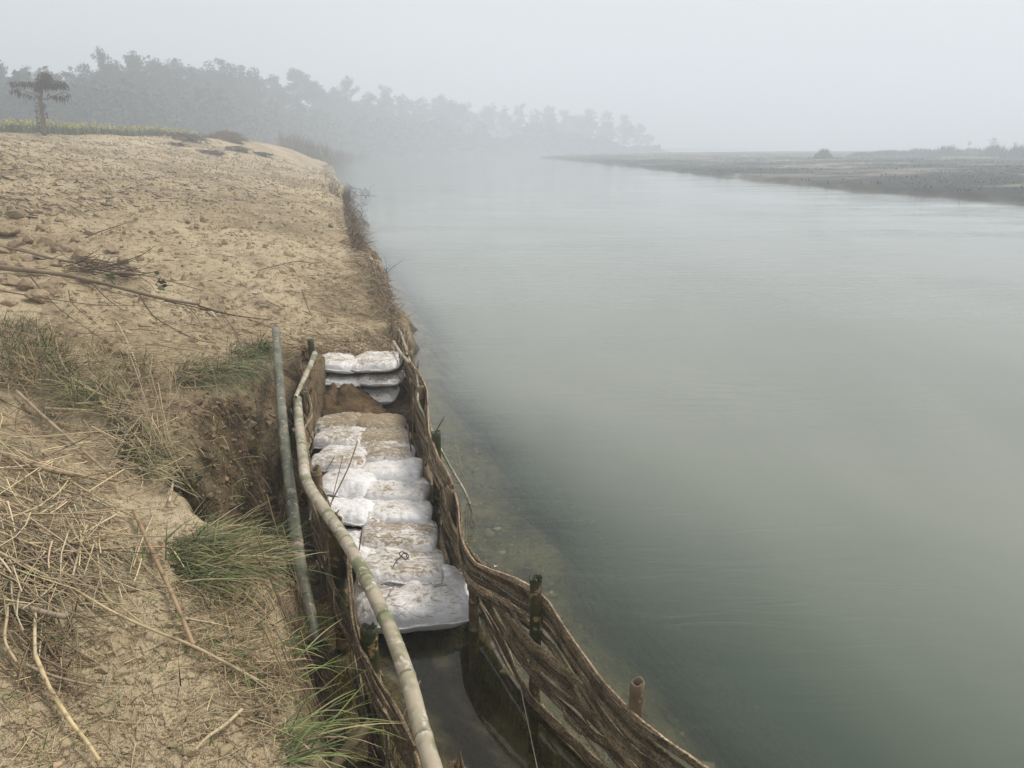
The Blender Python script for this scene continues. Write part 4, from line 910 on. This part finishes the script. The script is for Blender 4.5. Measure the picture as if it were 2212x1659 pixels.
wet('pale thin weed stem lying in the water beside the outer fence', [([f(990, 985), f(985, 960), f(975, 900), f(972, 870), f(980, 840)], .004), ([f(972, 880), f(960, 860), f(935, 835)], .0035), ([f(990, 985), f(995, 1010), f(1008, 1040), f(1020, 1055)], .006), ([f(975, 900), f(985, 880)], .003), ([f(940, 800), f(965, 812), f(985, 830)], .002), ([f(925, 778), f(950, 785), f(968, 812)], .002)], 'weed', 'weed_stem', (.30, .29, .20))
wet('slim twig leaning out over the water above the fence', [([g(863, 695, 715), g(880, 685, 715), g(898, 674, 715)], .004)])

# --- stones and silt lumps on the shallow bed outside the fence
mb = MB(); m = 420; f = rng.random(m) * (len(RF) - 3) + 1.2; i = f.astype(int); q = RF[i] + (RF[i + 1] - RF[i]) * (f - i)[:, None]; dv = RF[i + 1] - RF[i]; nn = np.stack([dv[:, 1], -dv[:, 0]], -1) / np.linalg.norm(dv, axis=1)[:, None]
off = .03 + np.abs(rng.normal(0, .42, m)); x, y = (q + nn * off[:, None]).T; size = np.clip(rng.lognormal(-4.0, .5, m), .006, .05); z = ground(x, y)
k = z > -.5; lumps(mb, np.stack([x, y, z - size * .1], -1)[k], size[k], vary((.46, .40, .26), int(k.sum()), .35, .04), fine=True, flat=.4, rough=.4)
o = mb.build('riverbed_stones', M['straw']); tag(o, 'tan stones and silt lumps on the shallow riverbed outside the fence', 'stones', kind='stuff')
# ------------------------------------------------------------------ far bank: wood, field, lone tree, heaps, reeds, bar growth
def tree_parts(seed, H=18.0, dense=1.0, spread=1.0, lowest=.35):
    global rng
    r = np.random.default_rng(seed); tr = MB(); cr = MB()
    bend = r.normal(0, .035, 2) * H; col = (.10, .085, .07)
    trunk = spline([(0, 0, -.8), (bend[0] * .3, bend[1] * .3, H * .35), (bend[0], bend[1], H * .7), (bend[0] * 1.1, bend[1], H * .95)], 16)
    tube(tr, trunk, np.linspace(H * .014, H * .0025, 16), 7, ref=(1, 0, 0), col=col)
    tips = []; nl = int(10 + 7 * dense)
    for k in range(nl):                                  # limbs that fork twice
        h = lowest + (.95 - lowest) * (k + r.random()) / nl; az = k * 2.4 + r.normal(0, .5); env = math.sin(min(1, (h - lowest + .12) / (1.05 - lowest)) * math.pi) ** .7
        reach = H * .20 * spread * env * r.uniform(.45, 1.25); i = min(15, int(h / .95 * 15)); b = trunk[i]
        tip = b + np.array([math.cos(az) * reach, math.sin(az) * reach, H * r.uniform(.0, .13)])
        tube(tr, spline([b, (b + tip) / 2 + [0, 0, -H * .01], tip], 6), np.linspace(H * .005, H * .0015, 6), 5, col=col)
        for j in range(r.integers(3, 6)):
            f = r.uniform(.45, 1); q = b + (tip - b) * f; t2 = q + r.normal(0, 1, 3) * np.array([.05, .05, .035]) * H
            tube(tr, np.stack([q, (q + t2) / 2, t2]), [H * .002, H * .0015, H * .001], 4, col=col); tips.append(t2)
    keep = rng; rng = r
    for c in tips:
        rad = H * r.uniform(.022, .06) * (1 if r.random() < .8 else 1.5); m = int(16 + 52 * dense * (rad / (H * .035)) ** 2); d = r.normal(0, 1, (m, 3)); d /= np.linalg.norm(d, axis=1)[:, None]
        d *= (r.random(m) ** .5)[:, None] * np.array([1.2, 1.2, .95]) * rad
        leafquads(cr, c + d, r.uniform(.09, .26, m) * H / 18, np.array([(.030, .044, .026)]) * (.75 + .5 * r.random((m, 1))) * r.uniform(.8, 1.2, (1, 3)), up=2.0, asp=.8)
    rng = keep
    return tr.mesh('trunk'), cr.mesh('crown', smooth=False)
protos = []
for k in range(9):
    a, b = tree_parts(900 + k, 18, [1, 1.1, .7, 1.2, .8, 1.0, .6, 1.15, .9][k], [1, 1.2, .8, 1.1, .95, 1.3, .75, 1, 1.15][k], [.35, .3, .5, .25, .45, .3, .55, .4, .2][k])
    a.materials.append(M['bark']); b.materials.append(M['leaf']); protos.append((a, b))
def put_tree(name, p, h, k, lab, group, wide=1.0, cat='tree'):
    e = empty(name, p); e.rotation_euler[2] = rng.uniform(0, 6.28); e.scale = (h / 18 * wide, h / 18 * wide, h / 18); tag(e, lab, cat, group)
    for me, nm in zip(protos[k], ('trunk', 'crown')):
        o = bpy.data.objects.new(nm, me); COL.objects.link(o); o.parent = e
    return e
skx = [-60, 0, 50, 100, 150, 180, 215, 245, 275, 330, 380, 420, 450, 482, 520, 560, 600, 635, 680, 720, 745, 790, 830, 870, 900, 960, 1000, 1050, 1090, 1125, 1160, 1185, 1220, 1270, 1310, 1350, 1385, 1408]
sky_ = [140, 142, 152, 165, 166, 150, 108, 135, 116, 131, 136, 158, 150, 138, 150, 174, 166, 154, 176, 196, 178, 202, 193, 206, 213, 207, 226, 228, 234, 225, 241, 236, 240, 238, 246, 250, 268, 292]
tx = [-60, 0, 215, 500, 700, 1000, 1300, 1410]; tt = [112, 114, 122, 165, 225, 305, 345, 362]
special = {215: ('tallest hazy tree standing above the wood behind the lone tree', 2, .62), 275: ('tall airy tree right of the tallest one in the wood', 1, .8), 482: ('round topped tree with open gaps in the middle of the wood', 4, 1.1), 635: ('domed tree rising from the wood above the straw heap', 7, 1.1),
           745: ('dark pointed tree where the wood meets the river bend', 0, .7), 1408: ('last low tree at the right end of the hazy wood', 6, .8), 1125: ('upright tree standing proud near the right end of the wood', 2, .8)}
GRP = 'trees of the hazy wood beyond the bank'
for x, yt in zip(skx, sky_):
    t = float(np.interp(x, tx, tt)); top = PT(x, yt, t); gz = float(ground(np.array([top[0]]), np.array([top[1]]))[0]); gz = max(gz, .3)
    rank = [q for q in skx if q >= 0]; nth = ['first','second','third','fourth','fifth','sixth','seventh','eighth','ninth','tenth','eleventh','twelfth','thirteenth','fourteenth','fifteenth','sixteenth','seventeenth','eighteenth','nineteenth','twentieth']
    nm = ('skyline tree of the hazy wood at the left edge of the picture' if x < 0 else '%s skyline tree of the hazy wood counting from the left edge' % nth[rank.index(x)] if rank.index(x) < 19 else '%s skyline tree of the hazy wood counting from its right end' % nth[len(rank) - 1 - rank.index(x)])
    lab, k, w = special.get(x, (nm, rng.integers(0, 9), rng.uniform(.85, 1.15)))
    put_tree('forest_tree', (top[0], top[1], gz), top[2] - gz, int(k), lab, GRP, w)
for i, x in enumerate(np.linspace(-70, 1395, 84)):
    t = float(np.interp(x, tx, tt)) * rng.uniform(.93, 1.12); yt = np.interp(x, skx, sky_) + (320 - np.interp(x, skx, sky_)) * rng.uniform(.08, .45); top = PT(x + rng.normal(0, 8), yt, t)
    gz = max(float(ground(np.array([top[0]]), np.array([top[1]]))[0]), .3)
    put_tree('forest_tree', (top[0], top[1], gz), top[2] - gz, int(rng.choice([0, 1, 3, 5, 7, 8])), 'lower rounded tree filling the hazy wood behind the bank', GRP, rng.uniform(1.1, 1.7))
# undergrowth closing the foot of the wood
mb = MB(); m = 46000; x = rng.uniform(-90, 1425, m); t = np.interp(x, tx, tt) * rng.uniform(.86, 1.0, m); h = rng.random(m) ** 1.3 * (5.0 + 7 * (.5 + .5 * vn(x / 26, x * 0, 501))) * np.clip((1440 - x) / 250, .3, 1)
b = ray(x, np.full(m, 320)); q = b * t[:, None]; gz = np.maximum(ground(q[:, 0], q[:, 1]), .1)
leafquads(mb, np.stack([q[:, 0], q[:, 1], gz + h], -1), rng.uniform(.2, .55, m) * np.interp(x, [0, 600, 1400], [1, 1.4, 2.2]), vary((.036, .052, .03), m, .25), up=1.5, asp=.8)
o = mb.build('undergrowth', M['leaf'], smooth=False); tag(o, 'grey green undergrowth closing the foot of the hazy wood', 'undergrowth', kind='stuff')

# lone tree with hanging dead creeper
dep = 43.0; B = PT(95, 287, dep)
lt = empty('lone_tree', B); tag(lt, 'small dark tree with drooping leaves and hanging creepers beside the yellow field', 'tree')
J = lambda a, b, dz=0.: PT(a, b, dep + dz) - B
mb = MB(); tr_ = spline([J(96, 292), J(93, 262), J(90, 235), J(88, 212), J(92, 190), J(97, 168)], 24)
tube(mb, tr_, np.linspace(.12, .045, 24), 9, ref=(1, 0, 0), col=(.17, .115, .08), jit=.08); mb.build('trunk', M['bark'], lt)
limbs = [([J(88, 212), J(76, 205), J(58, 198), J(36, 190)], .035), ([J(89, 214), J(105, 213), J(120, 206), J(140, 200), J(152, 204)], .035), ([J(91, 195), J(75, 184), J(55, 178), J(30, 176)], .03), ([J(93, 186), J(110, 176), J(130, 176), J(144, 180)], .04),
         ([J(90, 200), J(92, 190, .8), J(95, 180, 1.4)], .03), ([J(90, 200), J(92, 186, -.7), J(90, 178, -1.2)], .03), ([J(95, 175), J(104, 166, .4), J(112, 166, .6)], .03)]
for pts, r in limbs:
    mb = MB(); tube(mb, spline(pts, 12), np.linspace(r, r * .3, 12), 6, col=(.14, .10, .075)); mb.build('branch', M['bark'], lt)
def spray(mb, c, rx, rz, n, L=(.14, .34), ry=None):
    d = rng.normal(0, 1, (n, 3)); d /= np.linalg.norm(d, axis=1)[:, None]; q = np.asarray(c) + d * (rng.random(n) ** .45)[:, None] * np.array([rx, ry or rx, rz])
    dr = np.stack([rng.normal(0, .5, n) + d[:, 0] * .5, rng.normal(0, .5, n) + d[:, 1] * .5, rng.uniform(-1.0, -.1, n)], -1)
    blades(mb, q, dr, rng.uniform(L[0], L[1], n), rng.uniform(.018, .04, n), np.full(n, .3), vary((.045, .037, .026), n, .35), K=4)
mb = MB()
for a, b, rx, rz, nn in ((97, 166, .36, .24, 150), (96, 176, .45, .3, 170), (108, 182, .45, .22, 150), (82, 186, .32, .3, 90), (120, 181, .4, .2, 120), (136, 184, .3, .2, 70), (52, 180, .34, .13, 55), (30, 182, .26, .16, 50), (66, 180, .22, .14, 36), (34, 196, .3, .13, 56), (50, 203, .26, .1, 32), (66, 206, .2, .1, 18), (118, 209, .26, .12, 30), (132, 210, .26, .14, 40), (148, 205, .2, .1, 16), (97, 158, .16, .1, 40), (106, 205, .2, .08, 10)):
    spray(mb, J(a, b), rx, rz, nn)
mb.build('crown', M['blade'], lt)
mb = MB()
for a, b0, b1 in ((79, 205, 262), (81, 200, 284), (84, 202, 250), (77, 210, 245), (86, 225, 268), (98, 225, 268), (95, 222, 250), (100, 240, 258), (82, 200, 276)):
    zz = rng.uniform(-.25, .25); pts = [J(a + rng.normal(0, 1.2), b, zz) for b in np.linspace(b0, b1, 6)]; tube(mb, spline(pts, 14), rng.uniform(.006, .014), 5, ref=(1, 0, 0), col=(.075, .06, .045))
    for _ in range(4):
        i = rng.random(); c = J(a, b0 + (b1 - b0) * i, zz); spray(mb, c, .07, .1, 3, (.08, .2))
mb.build('creepers', M['blade'], lt)

# mustard field
mb = MB(); m = 15000; s = rng.uniform(26, 78, m); d = np.interp(s, [26, 38, 46, 52, 60, 78], [18.6, 18.6, 14.8, 11.2, 9.5, 8]) + rng.random(m) ** 1.6 * 26
x = -1.66 - .2448 * s - .9696 * d; y = 11.4 + .9696 * s - .2448 * d; keep = (np.abs(x) < y * .80) ; x, y, d, s = x[keep], y[keep], d[keep], s[keep]; m = len(x)
gz = ground(x, y); yel = sstep(66, 50, s + 4 * vn(x / 4, y / 4, 9)) 
hh = rng.uniform(.42, .70, m) * (1 + .2 * vn(x / 3, y / 3, 7)) * np.interp(s, [30, 50, 70], [1.15, 1, .8])
base = np.stack([x, y, gz - .02], -1); dr = np.stack([rng.normal(0, .16, m), rng.normal(0, .16, m), np.ones(m)], -1)
blades(mb, base, dr, hh, rng.uniform(.02, .05, m), np.full(m, .05), vary((.085, .12, .04), m, .25), K=3)
sel = rng.random(m) < .8 * yel; k = 2; q = np.repeat(base[sel] + dr[sel] * hh[sel][:, None], k, 0) + rng.normal(0, .05, (sel.sum() * k, 3))
leafquads(mb, q, rng.uniform(.035, .07, len(q)), vary((.44, .40, .085), len(q), .2), up=1.0, asp=.9)
o = mb.build('mustard_field', M['blade']); tag(o, 'yellow flowering mustard field along the top of the bank', 'field', kind='stuff')
mb = MB(); q = onground(700, [(0, 284), (160, 290), (350, 297), (350, 292), (160, 284), (0, 278)]); m = len(q)
blades(mb, q, rng.normal(0, .5, (m, 3)) + [0, 0, 1], rng.uniform(.15, .5, m), rng.uniform(.01, .03, m), np.full(m, .4), vary((.14, .12, .07), m, .3), K=4)
o = mb.build('field_edge_weeds', M['blade']); tag(o, 'dry weeds edging the mustard field', 'weeds', kind='stuff')

# heaps of straw and earth at the crest
def pile(px, py, wpx, hpx, n, col, lab, name, L, R, cat):
    b = pick([px], [py])[0]; t = b[1] / ray(px, py)[1]; b = PT(px, py, t); w = wpx / FPX * t / 2; h = hpx / FPX * t
    o = heap(name, (0, 0, 0), w, w * .8, h * .8, M['soil'], px, amp=.15); o.location = b - np.array([0, 0, .1 * h]); tag(o, lab, cat)
    m = n; a = rng.uniform(0, 6.28, m); r = np.sqrt(rng.random(m)); q = np.stack([np.cos(a) * r * w, np.sin(a) * r * w * .8, h * .8 * (1 - r ** 1.7) + .02 * rng.random(m)], -1); a2 = rng.uniform(0, 6.28, m)
    mb = MB(); sticks(mb, q, np.stack([np.cos(a2), np.sin(a2), rng.normal(-.2, .25, m)], -1), rng.uniform(L[0], L[1], m), rng.uniform(R[0], R[1], m), rng.normal(0, .1, (m, 2)), vary(col, m, .3)); mb.build('stalks', M['straw'], o)
pile(488, 301, 76, 24, 700, (.22, .165, .11), 'domed straw heap at the far crest of the bank', 'straw_heap', (.3, .9), (.008, .02), 'heap')
pile(392, 300, 92, 13, 420, (.075, .055, .04), 'low dark brush heap left of the straw heap', 'brush_heap', (.3, .9), (.01, .03), 'heap')
for k, (a, b, w, h, lab) in enumerate([(505, 322, 70, 8, 'long dark ridge of brush on the slope below the straw heap'), (560, 334, 50, 7, 'dark brush drift right of the long ridge on the slope'), (450, 330, 60, 6, 'dark brush drift on the slope below the brush heap'), (382, 314, 26, 6, 'small dark clump of brush high on the slope')]):
    pile(a, b, w, h, 160, (.06, .045, .033), lab, 'brush_drift', (.2, .7), (.01, .03), 'brush')
def sapling(px, py, top, lean, lab, leaves):
    b = pick([px], [py])[0]; t = b[1] / ray(px, py)[1]; b = PT(px, py, t); e = empty('sapling', b); tag(e, lab, 'sapling')
    tip = PT(px + lean, top, t) - b; mb = MB(); tube(mb, spline([(0, 0, -.1), tip * .5 + [.03, 0, 0], tip], 10), np.linspace(.03, .01, 10), 5, ref=(1, 0, 0), col=(.13, .10, .075))
    for k in range(7):
        f = rng.uniform(.3, .95); q = tip * f; d = np.array([rng.normal(0, .4), rng.normal(0, .3), rng.uniform(.1, .5)]); tube(mb, spline([q, q + d * .5, q + d * .9], 5), [.012, .010, .008, .007, .005], 4, col=(.13, .10, .075))
    mb.build('stem', M['bark'], e); mb = MB(); spray(mb, tip * .85, .3, .35, leaves, (.12, .28)); mb.build('leaves', M['blade'], e)
sapling(507, 298, 262, 2, 'thin leafless sapling stuck in behind the straw heap', 26); sapling(520, 302, 278, 10, 'short slanting branch leaning at the right side of the straw heap', 20); sapling(568, 298, 262, 12, 'thin forked sapling right of the straw heap', 16)
# reeds between the bank and the wood
mb = MB(); m = 5200; x = rng.uniform(605, 800, m); t = rng.uniform(92, 150, m) + np.clip(x - 700, 0, 200) * .9; b = ray(x, np.full(m, 330)); q = b * t[:, None]; gz = np.maximum(ground(q[:, 0], q[:, 1]), 0.)
hh = rng.uniform(.8, 2.6, m) * np.interp(x, [605, 640, 720, 800], [1.4, 1.3, 1.1, .8]) * (1 + .35 * vn(x / 12, t / 20, 5))
blades(mb, np.stack([q[:, 0], q[:, 1], gz], -1), rng.normal(0, .2, (m, 3)) * [1, 1, 0] + [0, 0, 1], hh, rng.uniform(.03, .07, m), np.full(m, .15), vary((.14, .12, .085), m, .3), K=4)
m = 3800; x = rng.uniform(800, 1440, m); b = ray(x, np.full(m, 329.3)); t = rng.uniform(330, 350, m); q = b * t[:, None]; gz = np.maximum(ground(q[:, 0], q[:, 1]), 0.)
blades(mb, np.stack([q[:, 0], q[:, 1], gz], -1), rng.normal(0, .2, (m, 3)) * [1, 1, 0] + [0, 0, 1], rng.uniform(.8, 2.2, m), rng.uniform(.06, .14, m), np.full(m, .1), vary((.13, .11, .08), m, .3), K=3)
o = mb.build('reeds', M['blade']); tag(o, 'hazy tan reeds along the foot of the wood at the river bend', 'reeds', kind='stuff')

# growth on the sandbar
mb = MB(); m = 60000; x = rng.uniform(10, 190, m); y = rng.uniform(34, 330, m); x = np.concatenate([x, rng.uniform(14, 90, m)]); y = np.concatenate([y, rng.uniform(34, 140, m)])
sb = seg_dist(x, y, BAR); dens = fbm(x / 11, y / 4.5, 111, 5) * -.9 + .15 + .8 * vn(x / 1.6, y / 1.3, 515)
keep = (sb > .15) & (np.abs(x) < y * .72 + 2) & (dens + rng.normal(0, .25, len(x)) > .25); x, y, sb = x[keep], y[keep], sb[keep]; m = len(x); print('bar scrub', m)
hh = rng.uniform(.05, .26, m) * (1 + .9 * np.clip(vn(x / 2.2, y / 2.2, 517), 0, 1))
blades(mb, np.stack([x, y, ground(x, y) - .02], -1), rng.normal(0, .55, (m, 3)) * [1, 1, 0] + [0, 0, 1], hh, rng.uniform(.02, .06, m) * np.interp(y, [40, 200], [1, 2.5]), np.full(m, .3), vary((.05, .052, .036), m, .3), K=3)
o = mb.build('scrub', M['blade']); tag(o, 'low grey green scrub patches covering the sandbar across the river', 'scrub', kind='stuff')
def clump(px, py, wpx, hpx, n, lab, t=150, K=4):
    b = PT(px, py, t); gz = float(ground(np.array([b[0]]), np.array([b[1]]))[0]); w = wpx / FPX * t / 2; h = hpx / FPX * t
    mb = MB(); q = np.stack([rng.normal(0, w * .6, n), rng.normal(0, w * .35, n), np.full(n, -.05)], -1)
    blades(mb, q, rng.normal(0, .16, (n, 3)) * [1, 1, 0] + [0, 0, 1], h * rng.uniform(.4, 1.1, n) * np.exp(-(q[:, 0] / w) ** 2 * .5), rng.uniform(.06, .13, n), np.full(n, .1), vary((.05, .055, .04), n, .3), K=K)
    o = mb.build('tall_grass', M['blade']); o.location = (b[0], b[1], gz); tag(o, lab, 'grass clump', 'tall grass clumps on the sandbar')
for k, (a, w, h, t, lab) in enumerate([(1780, 26, 18, 140, 'lone tall grass clump standing out on the far sandbar skyline'), (1860, 40, 9, 170, 'low bushy clump right of the lone tall clump on the sandbar'), (1920, 70, 10, 180, 'wide low clump at the left end of the far grass line'), (1985, 70, 13, 180, 'broad grass clump in the left half of the far grass line'),
      (2045, 60, 18, 170, 'tallest broad clump in the middle of the far grass line'), (2100, 60, 14, 180, 'grass clump right of the middle of the far grass line'), (2150, 50, 20, 160, 'tall spiky clump near the right edge of the sandbar'), (2205, 50, 22, 150, 'tall dark clump cut by the right edge of the picture')]):
    clump(a, 330, w * 1.15, h * 1.5, int(140 + w * 9), lab, t * .85)
for k, (a, b, t, w, lab) in enumerate([(2150, 300, 250, 1.1, 'faint hazy tree behind the sandbar, nearest the right edge group'), (2195, 308, 255, .9, 'faint small tree at the right edge behind the sandbar'), (2095, 305, 270, .8, 'faint narrow tree behind the middle of the far grass line'), (2060, 312, 280, 1.2, 'faintest low tree behind the far grass line')]):
    top = PT(a, b, t); gz = .8; put_tree('hazy_tree', (top[0], top[1], gz), top[2] - gz, [0, 4, 2, 5][k], lab, 'trees behind the sandbar', w * 1.3)
